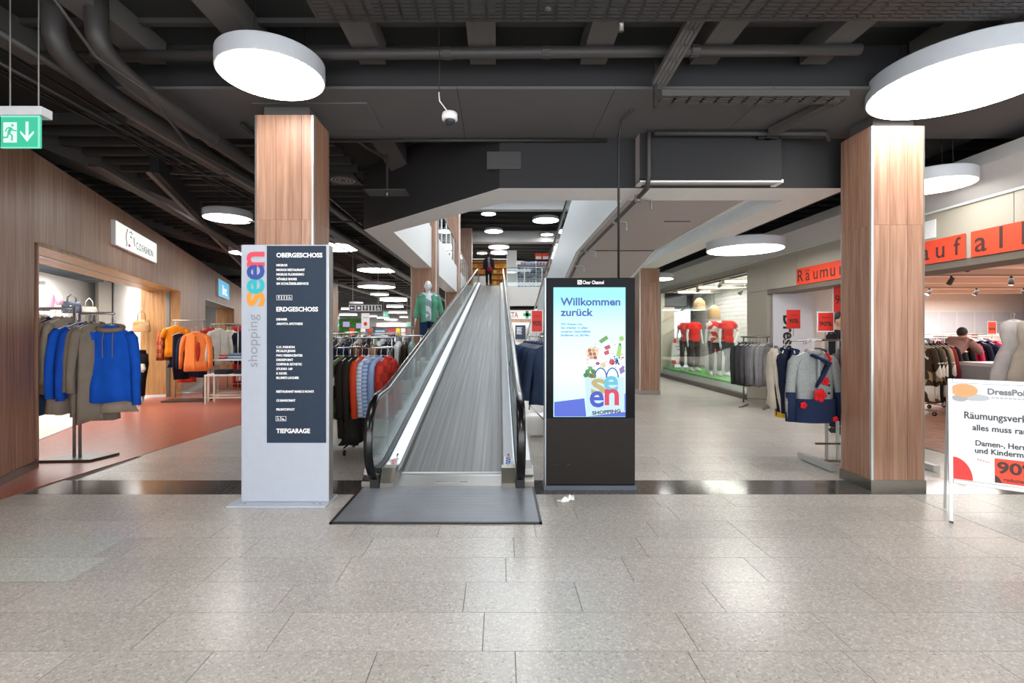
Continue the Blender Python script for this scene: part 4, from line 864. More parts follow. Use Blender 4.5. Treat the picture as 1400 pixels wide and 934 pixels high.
# ================================================================ GARMENTS
def wob(th, z, ph, amp):
    return 1+amp*(math.sin(5*th+ph+z*4)+.6*math.sin(9*th-ph*2+z*7)+.4*math.sin(3*th+ph*3))
GC = {}
def garment_meshes(kind, var):
    """kind -> dict of part name -> list of (mesh, ...); origin at the hook, shoulders along x, front towards -y"""
    key = (kind, var)
    if key in GC: return GC[key]
    r = random.Random(hash(kind) % 1000 if False else sum(map(ord, kind))*7+var)
    L = {'jacket': .72, 'coat': .98, 'shirt': .70, 'sweater': .66, 'trousers': 1.0, 'skirt': .78, 'dress': 1.15, 'vest': .62, 'tee': .62}[kind]*(1+.05*(var-1))
    thick = {'jacket': .075, 'coat': .085, 'shirt': .04, 'sweater': .065, 'trousers': .045, 'skirt': .05, 'dress': .07, 'vest': .07, 'tee': .04}[kind]
    ph = r.uniform(0, 6); N = 22; out = {}
    if kind in ('trousers', 'skirt'):
        prof = [(-.10, .03, .012), (-.115, .17, .02), (-.16, .175, .028), (-.4, .18, thick), (-.7, .175, thick), (-L-.0, .165 if kind == 'trousers' else .23, thick)]
    elif kind == 'dress':
        prof = [(-.085, .055, .03), (-.11, .11, .04), (-.15, .17, .05), (-.32, .17, .06), (-.45, .14, .055), (-.62, .20, .07), (-.9, .26, .09), (-L-.12, .32, .11)]
    else:
        hw = .198
        prof = [(-.075, .065, .040), (-.095, .09, .046), (-.12, .15, .05), (-.15, .195, .055), (-.22, hw, thick*.9), (-.36, hw, thick), (-.52, hw*.97, thick), (-L*.86-.05, hw*1.03, thick*1.05), (-L-.09, hw*1.08, thick*1.1)]
    rings = []
    for z, a, d in prof:
        am = min(.10, max(0, (-z-.12)*.2)); rings.append([(a*math.cos(t)*wob(t, z, ph, am*.5), d*.86*math.sin(t)*(abs(math.sin(t))**-.25 if abs(math.sin(t)) > .05 else 1)*wob(t, z, ph, am*3.6)+.012*math.sin(z*9+ph), z+(.012*math.sin(3*t+ph) if z < -L else 0)) for t in [2*PI*k/N for k in range(N)]])
    out['body'] = MB().loft([list(reversed(q)) for q in rings]).mesh('body', 'white_paint', True)
    if kind == 'trousers':
        q = MB()
        for s in (-1, 1): pass
    if kind in ('jacket', 'coat', 'shirt', 'sweater', 'tee'):
        sl = .30 if kind == 'tee' else .66+.02*r.uniform(-1, 1)
        for s in (-1, 1):
            P = [(s*.165, 0, -.15), (s*.207, 0, -.20), (s*.236, -.01, -.32)]; R = [(.046, .045), (.052, .048), (.050, .046)]
            if kind != 'tee':
                P += [(s*.257, -.02, -.46), (s*(.268+r.uniform(-.012, .012)), -.035, -.60), (s*.272, -.045, -.12-sl)]; R += [(.046, .042), (.043, .038), (.040, .035)]
            q = MB(); rr = []
            pv = [Vector(p) for p in P]
            for i, p in enumerate(pv):
                d = (pv[min(i+1, len(pv)-1)]-pv[max(i-1, 0)]).normalized(); a = (Vector((0, 1, 0))-d*d.y).normalized(); b_ = d.cross(a)
                rr.append([p+a*(R[i][1]*math.cos(t)*wob(t, p.z*3, ph+s, .09))+b_*(R[i][0]*math.sin(t)*wob(t, p.z*3, ph+s, .09)) for t in [2*PI*k/12 for k in range(12)]])
            q.loft(rr); me = q.mesh('sleeve', 'white_paint', True)
            bm = bmesh.new(); bm.from_mesh(me); bmesh.ops.recalc_face_normals(bm, faces=bm.faces); bm.to_mesh(me); bm.free()
            out.setdefault('sleeve', []).append(me)
    if kind in ('jacket', 'coat', 'shirt'):
        q = MB(); q.tube([(.075*math.cos(t), .045*math.sin(t)-.004, -.078-.03*(1-math.sin(t))*.5) for t in [PI*.5+2*PI*k/12 for k in range(1, 12)]], [(.012, .024)]*11, 6); out['collar'] = q.mesh('collar', 'white_paint', True)
        q = MB(); q.box(-.012, .012, -thick*1.12-.004, -thick*.9, -L-.06, -.15); out['placket'] = q.mesh('placket', 'white_paint')
    h = MB()
    h.tube([(0, 0, -.07), (0, 0, -.02), (.012, 0, .008), (.002, 0, .022), (-.012, 0, .014)], .0028, 5)
    h.tube([(-.185, 0, -.135), (-.06, 0, -.085), (0, 0, -.07), (.06, 0, -.085), (.185, 0, -.135)], [(.007, .005)]*5, 6); out['hanger'] = h.mesh('hanger', 'white_plastic', True)
    GC[key] = out; return out
GN = {'jacket': 'jacket', 'coat': 'coat', 'shirt': 'shirt', 'sweater': 'sweater', 'trousers': 'pair_of_trousers', 'skirt': 'skirt', 'dress': 'dress', 'vest': 'vest', 'tee': 'tee_shirt'}
def garment(kind, m, label, loc, rz, group=None, sc=1.0, m2=None, sleeves=True, var=None, hanger='white_plastic', simple=False, zs=1.0):
    var = rnd.randint(0, 2) if var is None else var
    g = garment_meshes(kind, var); t = thing(GN[kind], label, GN[kind].split('_')[-1] if kind != 'tee' else 'tee shirt', loc, rz, group); t.scale = (sc, sc, sc*zs)
    inst(g['body'], 'body', t, mats=[m])
    if sleeves and 'sleeve' in g:
        for s in g['sleeve']: inst(s, 'sleeve', t, mats=[m2 or m])
    if not simple:
        if 'collar' in g: inst(g['collar'], 'collar', t, mats=[m]); inst(g['placket'], 'placket', t, mats=[m2 or m])
    inst(g['hanger'], 'hanger', t, mats=[hanger]); return t
ORD = ['first', 'second', 'third', 'fourth', 'fifth', 'sixth', 'seventh', 'eighth', 'ninth', 'tenth', 'eleventh', 'twelfth', 'thirteenth', 'fourteenth', 'fifteenth', 'sixteenth', 'seventeenth', 'eighteenth', 'nineteenth', 'twentieth']+['%dth' % k for k in range(21, 60)]
def hang(items, p0, p1, group, where, turn=PI/2, jit=.10, sc=1.0, simple=False, side='left', drop=0.03, hanger='white_plastic'):
    """items: (kind, colour, words[, fabric kind, colour2]) hung evenly from p0 to p1"""
    a, b_ = Vector(p0), Vector(p1); n = len(items); rz0 = math.atan2(b_.y-a.y, b_.x-a.x)+turn
    for i, it in enumerate(items):
        kind, col, words = it[:3]; fk = it[3] if len(it) > 3 else 'plain'; c2 = it[4] if len(it) > 4 else None
        p = a.lerp(b_, (i+.5)/n); p.z -= drop
        garment(kind, fabric(col, fk, c2), '%s, %s from %s %s' % (words, ORD[i], side, where), p, rz0+rnd.uniform(-jit, jit), group, sc, simple=simple, hanger=hanger)
def rail(name, label, p, rz, L, H, m='steel', castors=True, foot=.5, r=.013, cat='clothes rack', group=None):
    """straight rail rack: two posts, top bar, two feet, optional castors; local x along the rail"""
    t = thing(name, label, cat, p, rz, group)
    MB().tube([(-L/2-.05, 0, H), (L/2+.05, 0, H)], r, 8).build('hanging_bar', m, t, True)
    MB().tube([(-L/2, 0, .17), (L/2, 0, .17)], r*.8, 8).build('cross_bar', m, t, True)
    for s in (-1, 1):
        MB().tube([(s*L/2, 0, .08), (s*L/2, 0, H)], r, 8).build('post', m, t, True); f = MB().box(s*L/2-.015, s*L/2+.015, -foot/2, foot/2, .075 if castors else .0, .10 if castors else .03).build('foot', m, t)
        if castors:
            for y in (-foot/2+.03, foot/2-.03):
                c = MB(); c.tube([(s*L/2-.012, y, .034), (s*L/2+.012, y, .034)], .033, 14); c.build('castor', 'rubber', f, True); MB().tube([(s*L/2-.014, y, .034), (s*L/2+.014, y, .034)], .012, 8).box(s*L/2-.003, s*L/2+.003, y-.008, y+.02, .034, .078).build('castor_fork', m, f)
    return t
NAVY, BLK, TAU, BEI, RED, ORA, WHT, GRY, DNM = '#1d2740', '#1b1b1e', '#8b7b6c', '#b39d80', '#b8281f', '#e8752c', '#dcdad6', '#6c6d70', '#2d4360'
# ---------------------------------------------------------------- left shop: two-arm stand with blue and taupe clothes
bx, by = -4.83, 5.60
st = thing('clothes_stand', 'steel clothes stand with dark base plate holding the blue and taupe clothes', 'clothes stand', (bx, by, 0), 0)
q = MB().prism([(-.34, -.20), (.28, -.155), (.36, .165), (-.06, .13)], .006, .03); fixn(q.build('base_plate', mat('base_dark', '#3a322d', .4), st))
for x in (-.03, .035): MB().tube([(x, 0, .03), (x, 0, 1.74 if x < 0 else 1.68)], .016, 10).build('post', 'steel', st, True)
MB().tube([(-.46, .0, 1.715), (-.03, 0, 1.715)], .012, 8).build('hanging_bar', 'steel', st, True); MB().tube([(.035, 0, 1.66), (.43, 0, 1.66)], .012, 8).build('hanging_bar', 'steel', st, True)
for k in range(16): MB().ball((-.44+k*.025, 0, 1.728), .008, 6, 4).build('bead_stop', 'brushed', st)
for k in range(14): MB().ball((.07+k*.026, 0, 1.673), .008, 6, 4).build('bead_stop', 'brushed', st)
gp = 'clothes on the stand before the left boutique'
for i, (x, kind, c, words, fk, sc, rz) in enumerate([
    (-.43, 'coat', '#a88463', 'tan long coat hung edge on, farthest left on the blue and taupe stand', 'plain', 1.0, 1.25),
    (-.37, 'coat', '#b59f84', 'sand coloured long coat second from the left on the boutique stand', 'plain', 1.05, 1.2),
    (-.31, 'jacket', '#9a8a78', 'taupe gathered jacket third from the left on the boutique stand', 'plain', 1.0, 1.1),
    (-.25, 'coat', '#27415a', 'dark denim long dress between taupe jackets on the boutique stand', 'knit', 1.0, 1.15),
    (-.17, 'jacket', '#a39382', 'light taupe jacket with full sleeve beside the denim dress', 'plain', 1.0, .95),
    (-.10, 'coat', '#96887a', 'taupe coat left of the first bright blue sweater', 'plain', .95, 1.1)]):
    garment(kind, fabric(c, fk), words, (bx+x, by, 1.69), rz, gp, sc*.95, zs=1.15)
for i, (x, kind, c, words, sc, rz) in enumerate([
    (.00, 'sweater', '#1656c4', 'bright blue sweater hung edge on, left of the posts of the stand', 1.05, 1.15),
    (.06, 'trousers', '#8a7c6e', 'taupe trousers between the two edge on blue sweaters', .85, 1.2),
    (.12, 'sweater', '#164fba', 'bright blue sweater hung edge on, right of the posts of the stand', 1.05, 1.15),
    (.17, 'coat', '#7d7266', 'grey taupe coat behind the big blue hooded sweatshirt, left one', .98, 1.1),
    (.23, 'coat', '#867a6d', 'grey taupe coat behind the big blue hooded sweatshirt, right one', 1.0, 1.1)]):
    garment(kind, fabric(c), words, (bx+x, by, 1.635), rz, gp, sc*.95, zs=1.18)
hg = garment('sweater', fabric('#1659c8'), 'bright blue sweatshirt with taupe hood and drawstrings facing out on the stand', (bx+.42, by-.03, 1.62), .20, gp, 1.0, var=1, zs=1.28)
tp = fabric(TAU)
MB().tube([(.118*math.cos(t), -.015+.055*math.sin(t), -.098+.022*math.sin(t)) for t in [2*PI*k/14 for k in range(15)]], [(.030, .020)]*15, 8).build('hood', tp, hg, True)
for s in (-1, 1): MB().tube([(s*.045, -.06, -.12), (s*.05, -.085, -.22), (s*.048, -.08, -.36)], .004, 5).build('drawstring', tp, hg)
MB().tube([(-.273, -.05, -.775), (-.27, -.046, -.73)], [(.052, .046)]*2, 12).build('cuff', tp, hg)
garment('skirt', fabric('#a39486'), 'light taupe long shirt hem showing below the blue hooded sweatshirt', (bx+.42, by+.02, 1.56), .20, gp, 1.08, zs=1.22)
# shelf, bags and bust in the left shop
def in_left(x, y, z): k = Vector((x, y, z)); c, s = math.cos(LANG), math.sin(LANG); return (-2.896+c*k.x-s*k.y, s*k.x+c*k.y, k.z)
sh = thing('wall_shelf', 'white wall shelf in the left boutique above the stand', 'shelf', in_left(10.6, 2.33, 1.84), LANG)
MB().box(-1.6, 1.6, -.2, .2, -.04, 0).build('board', 'white_plastic', sh)
for x in (-1.2, 0, 1.2): MB().box(x-.02, x+.02, .0, .2, -.18, -.04).build('bracket', 'steel', sh)
def handbag(label, loc, rz, m, sx=.15, sz=.22, sy=.06, handle='black_plastic', hh=.15):
    t = thing('handbag', label, 'bag', loc, rz)
    rg = [[(a*math.cos(t_), d*math.sin(t_), z) for t_ in [2*PI*k/16 for k in range(16)]] for z, a, d in ((0, sx*.95, sy), (.02, sx*1.03, sy*1.05), (sz*.5, sx*1.02, sy*.9), (sz*.85, sx*.9, sy*.55), (sz, sx*.86, sy*.3))]
    MB().loft([list(reversed(q)) for q in rg]).build('bag_body', m, t, True)
    for s in (-1, 1): MB().tube([(-sx*.45, s*.02, sz*.9), (-sx*.4, s*.02, sz+hh*.6), (0, s*.02, sz+hh), (sx*.4, s*.02, sz+hh*.6), (sx*.45, s*.02, sz*.9)], .007, 6).build('handle', handle, t, True)
    MB().box(-sx*.9, sx*.9, -sy*.75, -sy*.6, sz*.55, sz*.8).build('flap', m, t); MB().ball((0, -sy*.8, sz*.6), (.016, .008, .012), 8, 4).build('clasp', 'steel', t); return t
def px_at(px, Y): return (px-683)/670*Y
handbag('navy leather handbag with upright handle on the boutique shelf', (px_at(98, 10.1), 10.1, 1.845), .3, 'navy_leather', .17, .24)
handbag('grey handbag with a large round handle on the shelf beside the navy one', (px_at(122, 11.2), 11.2, 1.845), .5, mat('grey_leather', '#8a847c', .5), .15, .19, handle='steel', hh=.2)
bs_ = thing('bust_form', 'dark display bust wearing a pale pink top on the boutique shelf', 'bust', (px_at(58, 9.0), 9.0, 1.845), .3)
MB().lathe((0, 0, 0), [(.10, 0), (.15, .1), (.17, .25), (.18, .38), (.12, .46), (.06, .50), (.055, .54), (.001, .545)], 18).build('torso_form', 'black_plastic', bs_, True)
MB().lathe((0, 0, 0), [(.15, .02), (.165, .1), (.185, .25), (.20, .38), (.14, .455), (.12, .46)], 18, cap=False).build('pink_top', fabric('#e3b6cf'), bs_, True)
for s in (-1, 1): MB().tube([(s*.15, 0, .40), (s*.24, -.01, .28), (s*.27, -.02, .12)], [(.06, .05)]*3, 10).build('sleeve', fabric('#e3b6cf'), bs_, True)
handbag('tan leather handbag hanging at the oak jamb of the boutique', (px_at(193.5, 10.55), 10.55, 1.45), .4, 'tan_leather', .16, .27, handle='tan_leather', hh=.2)
hk = MB().tube([(0, 0, 0), (0, 0, -.04), (.03, -.03, -.06)], .005, 5).build('wall_hook', 'steel'); hk.location = (px_at(194, 10.62), 10.62, 2.0); tag(hk, 'small steel hook above the tan handbag', 'hook')
# legs form with black trousers and plant
lf = thing('leg_form', 'white leg display form wearing black trousers inside the boutique entrance', 'mannequin', (px_at(187, 9.9), 9.9, 0), .2)
for s in (-1, 1):
    MB().tube([(s*.085, 0, 1.0), (s*.11, 0, .8), (s*.10, -.01, .5), (s*.095, 0, .16)], [(.12, .11), (.11, .10), (.075, .07), (.055, .05)], 14).build('trouser_leg', fabric(BLK), lf, True)
    MB().tube([(s*.095, 0, .17), (s*.095, 0, .07), (s*.10, -.10, .03), (s*.10, -.16, .025)], [(.04, .04), (.035, .035), (.04, .03), (.03, .02)], 10).build('foot', 'mannequin', lf, True)
MB().lathe((0, 0, .88), [(.16, 0), (.17, .08), (.15, .2), (.148, .21)], 16).build('waist', fabric(BLK), lf, True)
MB().tube([(.14, -.1, .8), (.18, -.15, .72), (.15, -.17, .66)], [(.05, .03)]*3, 8).build('tied_scarf', fabric('#d8cdb8'), lf, True)
def plant(label, loc, h=.25, n=16, pot='black_plastic', leaf='leaf_green'):
    t = thing('potted_plant', label, 'plant', loc); MB().lathe((0, 0, 0), [(.05, 0), (.07, h*.55), (.072, h*.58), (.001, h*.56)], 14).build('pot', pot, t, True)
    for k in range(n):
        a = 2.4*k; l = h*rnd.uniform(.5, .9); o = .03; q = MB(); ca, sa = math.cos(a), math.sin(a)
        q.add([(o*ca-.012*sa, o*sa+.012*ca, h*.55), (o*ca+.012*sa, o*sa-.012*ca, h*.55), ((o+l*.4)*ca+.01*sa, (o+l*.4)*sa-.01*ca, h*.55+l*.8), ((o+l*.6)*ca, (o+l*.6)*sa, h*.55+l), ((o+l*.4)*ca-.01*sa, (o+l*.4)*sa+.01*ca, h*.55+l*.8)], [(0, 1, 2, 4), (2, 3, 4)]); q.build('leaf', leaf, t)
    return t
plant('small green plant in a black pot at the boutique threshold', (px_at(174, 9.6), 9.6, 0), .42)
# ---------------------------------------------------------------- orange rack, tables, sports jackets further along the left wall
rk = rail('clothes_rack', 'steel clothes rack with flat dark base loaded with orange and navy sportswear', (-6.55, 10.35, 0), .12, .55, 1.70, castors=False, foot=.25)
MB().box(-.45, .40, -.22, .22, .002, .03).build('base_plate', 'base_dark', rk)
gp = 'sportswear on the orange rack'
for (x, y, z, kind, c, words, fk, sc, rz, c2) in [
    (-.42, .05, 1.62, 'shirt', '#b35a34', 'rust checked shirt at the far left of the orange rack', 'check', .95, 1.0, '#8a3f24'),
    (-.33, .0, 1.62, 'shirt', '#c46a3d', 'second rust checked shirt beside the first on the orange rack', 'check', .95, 1.0, '#95492a'),
    (-.20, -.12, 1.66, 'tee', '#ef8a1e', 'bright orange short sleeved tee above black shorts on the rack', 'plain', 1.0, .5, None),
    (-.22, -.02, 1.45, 'skirt', '#232433', 'black pleated shorts under the bright orange tee', 'plain', .9, .5, None),
    (-.12, .1, .98, 'vest', '#ef4a22', 'neon red garment low on the left of the orange rack', 'plain', .8, .6, None),
    (-.10, -.10, 1.52, 'trousers', '#1f2136', 'navy trousers left of the orange hooded jacket', 'plain', 1.0, 1.1, None),
    (.05, 0, 1.50, 'jacket', '#20233a', 'navy jacket directly behind the orange hooded jacket', 'plain', 1.05, 1.0, None),
    (.24, -.16, 1.54, 'jacket', '#f08444', 'bright orange hooded jacket facing out on the rack', 'plain', 1.10, .15, None),
    (.24, -.04, 1.48, 'coat', '#1f2238', 'dark navy long jacket showing below the orange hooded jacket', 'plain', .95, .2, None),
    (.42, .05, 1.62, 'jacket', '#c0372b', 'red sports jacket right of the orange hooded jacket', 'plain', 1.0, 1.0, None),
    (.55, .12, 1.60, 'jacket', '#c9c4bc', 'pale grey jacket right of the red sports jacket', 'plain', 1.0, 1.1, None)]:
    garment(kind, fabric(c, fk, c2), words, (-6.55+x, 10.35+y, z), rz, gp, sc)
rail('clothes_rack', 'slim steel clothes rack right of the orange rack', (-6.0, 10.75, 0), .1, .5, 1.63, castors=False, foot=.3)
def table(label, loc, rz, w_, d, h, lower=None):
    t = thing('display_table', label, 'table', loc, rz)
    MB().box(-w_/2, w_/2, -d/2, d/2, h-.03, h).build('table_top', 'white_plastic', t)
    for sx in (-1, 1):
        for sy in (-1, 1): MB().box(sx*w_/2-.018*(1+sx), sx*w_/2+.018*(1-sx), sy*d/2-.018*(1+sy), sy*d/2+.018*(1-sy), 0, h-.03).build('leg', mat('cream_frame', '#d5cdbf', .5), t)
    for sy in (-1, 1): MB().box(-w_/2, w_/2, sy*(d/2-.03)-.012, sy*(d/2-.03)+.012, .12, .15).build('rail', 'cream_frame', t)
    return t
def stack(n, loc, cols, words, cat='folded clothes', w_=.28, d=.22, name='folded_garment', group=None, h=.03):
    for k in range(n):
        q = MB().box(-w_/2, w_/2, -d/2, d/2, 0, h-.002); o = q.build(name, fabric(cols[k % len(cols)]), bevel=.008); o.location = (loc[0]+rnd.uniform(-.012, .012), loc[1]+rnd.uniform(-.012, .012), loc[2]+k*h); o.rotation_euler = (0, 0, rnd.uniform(-.15, .15))
        tag(o, '%s, %s from the bottom' % (words, ORD[k]), cat, group)
table('taller white display table right of the orange rack', (-5.78, 10.55, 0), .15, .75, .5, .88)
table('lower white bench table in front of the taller one, right of the orange rack', (-5.50, 10.05, 0), .15, .85, .45, .60)
stack(3, (-6.0, 10.5, .882), ['#e24a2b', '#d8d8da'], 'folded red and white top on the taller table', group='folded clothes on the tall table')
stack(4, (-5.66, 10.55, .882), ['#7f96b4', '#c9ccd2', '#5a7190'], 'folded blue grey top on the taller table', group='folded clothes on the tall table')
stack(3, (-5.62, 10.0, .602), ['#22242b', '#2c2f38'], 'folded black garment on the low bench table, left pile', group='folded clothes on the bench table')
stack(3, (-5.25, 10.05, .602), ['#22242b', '#30323a'], 'folded black garment on the low bench table, right pile', group='folded clothes on the bench table')
rail('clothes_rack', 'clothes rack holding the navy track jackets before the red shelf', (-6.35, 12.2, 0), .1, .8, 1.62, castors=False, foot=.3)
for x, c, w_ in ((-.3, '#d9d5cf', 'pale training jacket left of the navy track jacket'), (.05, '#1b2136', 'navy track jacket with white stripe facing out before the red shelf'), (.33, '#1b2136', 'navy hooded track top at the right end before the red shelf')):
    t = garment('jacket', fabric(c), w_, (-6.35+x, 12.1, 1.58), .2, 'track jackets', 1.1)
    if x == .05: MB().box(.03, .055, -.095, -.088, -.7, -.2).build('stripe', 'white_print', t)
rs = thing('red_shelf', 'red shop display shelf with small white and red packages at the left beside the directory', 'shelf', (-6.55, 13.3, 0), .1)
MB().box(-.5, .5, 0, .03, 0, 1.62).build('back_panel', 'red_print', rs); MB().box(-.5, .5, -.02, .0, 1.42, 1.58).build('header', 'red_print', rs)
for s in (-1, 1): MB().box(s*.5-.015, s*.5+.015, -.35, .03, 0, 1.62).build('side_panel', 'red_print', rs)
for k in range(5): MB().box(-.48, .48, -.33, 0, .15+k*.26, .17+k*.26).build('shelf_board', 'red_print', rs)
for k in range(5):
    for j in range(6):
        c = rnd.choice(['#e9e4e0', '#c83a34', '#ebd9d0', '#3a3f55']); o = MB().box(-.06, .06, -.05, .05, 0, rnd.uniform(.12, .19)).build('package', fabric(c)); p = Vector((-.40+j*.16, -.24, .171+k*.26)); c_, s_ = math.cos(.1), math.sin(.1); o.location = (-6.55+c_*p.x-s_*p.y, 13.3+s_*p.x+c_*p.y, p.z); o.rotation_euler = (0, 0, .1)
        tag(o, 'small package, %s from the left on the %s board of the red shelf' % (ORD[j], ORD[k]), 'package', 'packages on the red shelf')
# ---------------------------------------------------------------- clothes hall between directory and moving walk
rail('clothes_rack', 'rolling clothes rack with castors right behind the directory', (-1.58, 5.95, 0), .05, .48, 1.26, 'chrome')
MB().tube([(-.72, 0, 1.26), (-.2, 0, 1.26)], .013, 8).build('hanging_bar', 'chrome', bpy.data.objects['clothes_rack.003'], True)
hang([('coat', '#155066', 'teal long coat'), ('coat', '#1c3f58', 'dark blue long coat'), ('coat', '#c3b23f', 'yellow black and white patterned coat', 'patch', '#23262b'), ('coat', '#39402f', 'olive printed coat', 'patch', '#5d6a45'), ('coat', '#26221f', 'black coat'), ('coat', '#2c2825', 'dark brown coat'), ('jacket', '#d94a28', 'orange red jacket'), ('shirt', '#a9bad6', 'light blue striped shirt', 'stripe', '#d5deec'), ('shirt', '#b4c2da', 'pale blue shirt', 'stripe', '#7f97c4'), ('shirt', '#8fa6cc', 'mid blue shirt'), ('jacket', '#c0392b', 'red quilted jacket', 'check', '#a02e22')], (-2.16, 5.93, 1.26), (-1.33, 5.97, 1.26), 'clothes on the rolling rack behind the directory', 'on the rolling rack', turn=PI/2-.35, jit=.1)
rail('clothes_rack', 'chrome clothes rack of dark trousers behind the rolling rack', (-2.7, 7.9, 0), .05, 1.9, 1.36, 'chrome')
hang([(('trousers', 'coat')[k % 2], c, w_) for k, (c, w_) in enumerate([('#1c1c20', 'black garment'), ('#26272b', 'charcoal garment'), ('#141418', 'black garment'), ('#1c2234', 'navy garment'), ('#20242e', 'dark slate garment'), ('#15181f', 'black garment'), ('#1b2a45', 'navy garment'), ('#223355', 'blue garment'), ('#1d2c4a', 'navy garment'), ('#16223c', 'navy garment'), ('#6a5343', 'brown garment'), ('#7c5a48', 'rust brown garment'), ('#3c2f3b', 'plum garment'), ('#a0785a', 'camel garment'), ('#352f30', 'dark garment'), ('#22252c', 'black garment')])], (-3.6, 7.9, 1.36), (-1.75, 7.95, 1.36), 'dark clothes on the second rack', 'on the rack behind the rolling rack', jit=.12)
rail('clothes_rack', 'long clothes rack third in line behind the directory', (-3.2, 9.8, 0), 0, 2.2, 1.42, 'chrome')
hang([(rnd.choice(['jacket', 'shirt', 'sweater']), c, w_) for c, w_ in [('#b9b3aa', 'pale grey top'), ('#44464c', 'dark grey top'), ('#cfc9c0', 'cream top'), ('#7d3a34', 'brick red top'), ('#2a2c30', 'black top'), ('#c5c5c6', 'white top'), ('#5b5148', 'brown top'), ('#a7a39b', 'grey top'), ('#36383f', 'charcoal top'), ('#d2cec6', 'off white top'), ('#24262b', 'black top'), ('#8aa58e', 'sage top'), ('#dcd7cd', 'ivory top'), ('#3a4658', 'slate blue top')]], (-4.3, 9.8, 1.42), (-2.1, 9.8, 1.42), 'mixed tops on the third rack', 'on the third rack', jit=.12, simple=True)
rail('clothes_rack', 'clothes rack beside the near oak pillar holding the green and white tops', (-1.95, 9.3, 0), 0, .9, 1.38, 'chrome')
hang([('shirt', '#4f8a5a', 'green printed top', 'patch', '#dfe5dc'), ('shirt', '#2b2c30', 'black top'), ('jacket', '#222a3a', 'navy jacket'), ('shirt', '#d8d8d6', 'white top'), ('jacket', '#35291f', 'dark brown jacket'), ('shirt', '#7d8f86', 'grey green top')], (-2.35, 9.3, 1.38), (-1.6, 9.3, 1.38), 'tops near the pillar', 'on the rack beside the oak pillar', simple=True)
for r_, (Y, x0, x1, H) in enumerate(((12.2, -5.2, -2.6, 1.45), (14.5, -6.6, -3.0, 1.4), (17, -6.4, -3.0, 1.45), (20.5, -7, -3, 1.4))):
    rail('clothes_rack', 'distant clothes rack in the hall behind the directory, '+['nearest', 'second', 'third', 'farthest'][r_]+' of the four', ((x0+x1)/2, Y, 0), 0, x1-x0, H, 'chrome')
    cs = [('#2a2b30', 'black'), ('#c9c4ba', 'cream'), ('#8b3d35', 'red'), ('#4a5568', 'slate'), ('#b8b2a8', 'stone'), ('#5a4a3e', 'brown'), ('#d8d5cf', 'white'), ('#7f8c99', 'blue grey')]
    n = int((x1-x0)/.2); hang([('jacket', *(lambda cc: (cc[0], cc[1]+' garment'))(rnd.choice(cs))) for k in range(n)], (x0, Y, H), (x1, Y, H), 'clothes on the distant racks', 'on the '+['nearest', 'second', 'third', 'farthest'][r_]+' distant rack', simple=True)
# behind the kiosk: rack with blue suit jackets going away
rail('clothes_rack', 'clothes rack of blue suit jackets between moving walk and kiosk', (.60, 7.7, 0), 1.65, 1.9, 1.38, 'chrome', castors=False)
hang([('jacket', c, w_) for c, w_ in [('#35445f', 'slate blue suit jacket'), ('#2b3a55', 'blue suit jacket'), ('#33425c', 'slate suit jacket'), ('#1f3050', 'deep blue suit jacket'), ('#26385a', 'blue suit jacket'), ('#2f4468', 'mid blue suit jacket'), ('#22324f', 'navy suit jacket'), ('#3a4f74', 'lighter blue suit jacket'), ('#2b3c5c', 'blue suit jacket')]], (.69, 6.6, 1.40), (.50, 8.8, 1.40), 'blue suit jackets', 'on the rack beside the kiosk', turn=PI/2, side='front', sc=1.12)
def price_sign(label, loc, rz, w_=.20, h=.30, pole=0, txt='90%', frame='white_plastic', m='red_print'):
    t = thing('price_sign', label, 'sign', loc, rz)
    MB().box(-w_/2-.012, w_/2+.012, 0, .008, -.012, h+.012).build('frame', frame, t); MB().box(-w_/2, w_/2, -.002, 0, 0, h).build('card', m, t)
    text(txt, h*.34, t, (0, -.003, h*.28), 'dark_print', width=w_*.85, align='CENTER', bold=.002); text('reduziert' if txt == '90%' else 'SALE', h*.1, t, (0, -.003, h*.72), 'dark_print', width=w_*.6, align='CENTER')
    if pole: MB().tube([(0, .004, -.012), (0, .004, -pole)], .006, 6).build('stem', 'steel', t)
    return t
price_sign('red price card in white frame on the rack of blue suit jackets', (.505, 6.6, 1.455), .1, .14, .28, pole=.09)
price_sign('dark framed notice before the pharmacy front beyond the walk', (.85, 20, 1.44), 0, .5, .75, txt='', m='sign_navy', frame='black_plastic') if False else None
# ---------------------------------------------------------------- right aisle racks
rk = rail('clothes_rack', 'steel frame rack of grey jackets standing by the display window', (4.93, 9.45, 0), -.75, .42, 1.36, 'brushed', castors=False, foot=.5, r=.016)
hang([('jacket', c, w_) for c, w_ in [('#2e2e31', 'charcoal jacket'), ('#39393c', 'charcoal jacket'), ('#333336', 'dark grey jacket'), ('#4a4a4c', 'dark grey jacket'), ('#5d5d5f', 'mid grey jacket'), ('#6b6b6d', 'mid grey jacket'), ('#7b7b7d', 'grey jacket'), ('#858587', 'light grey jacket'), ('#77777a', 'grey jacket')]], (4.74, 9.65, 1.36), (5.12, 9.27, 1.36), 'grey jackets on the frame rack', 'on the grey jacket rack', turn=PI/2-.35, sc=1.12)
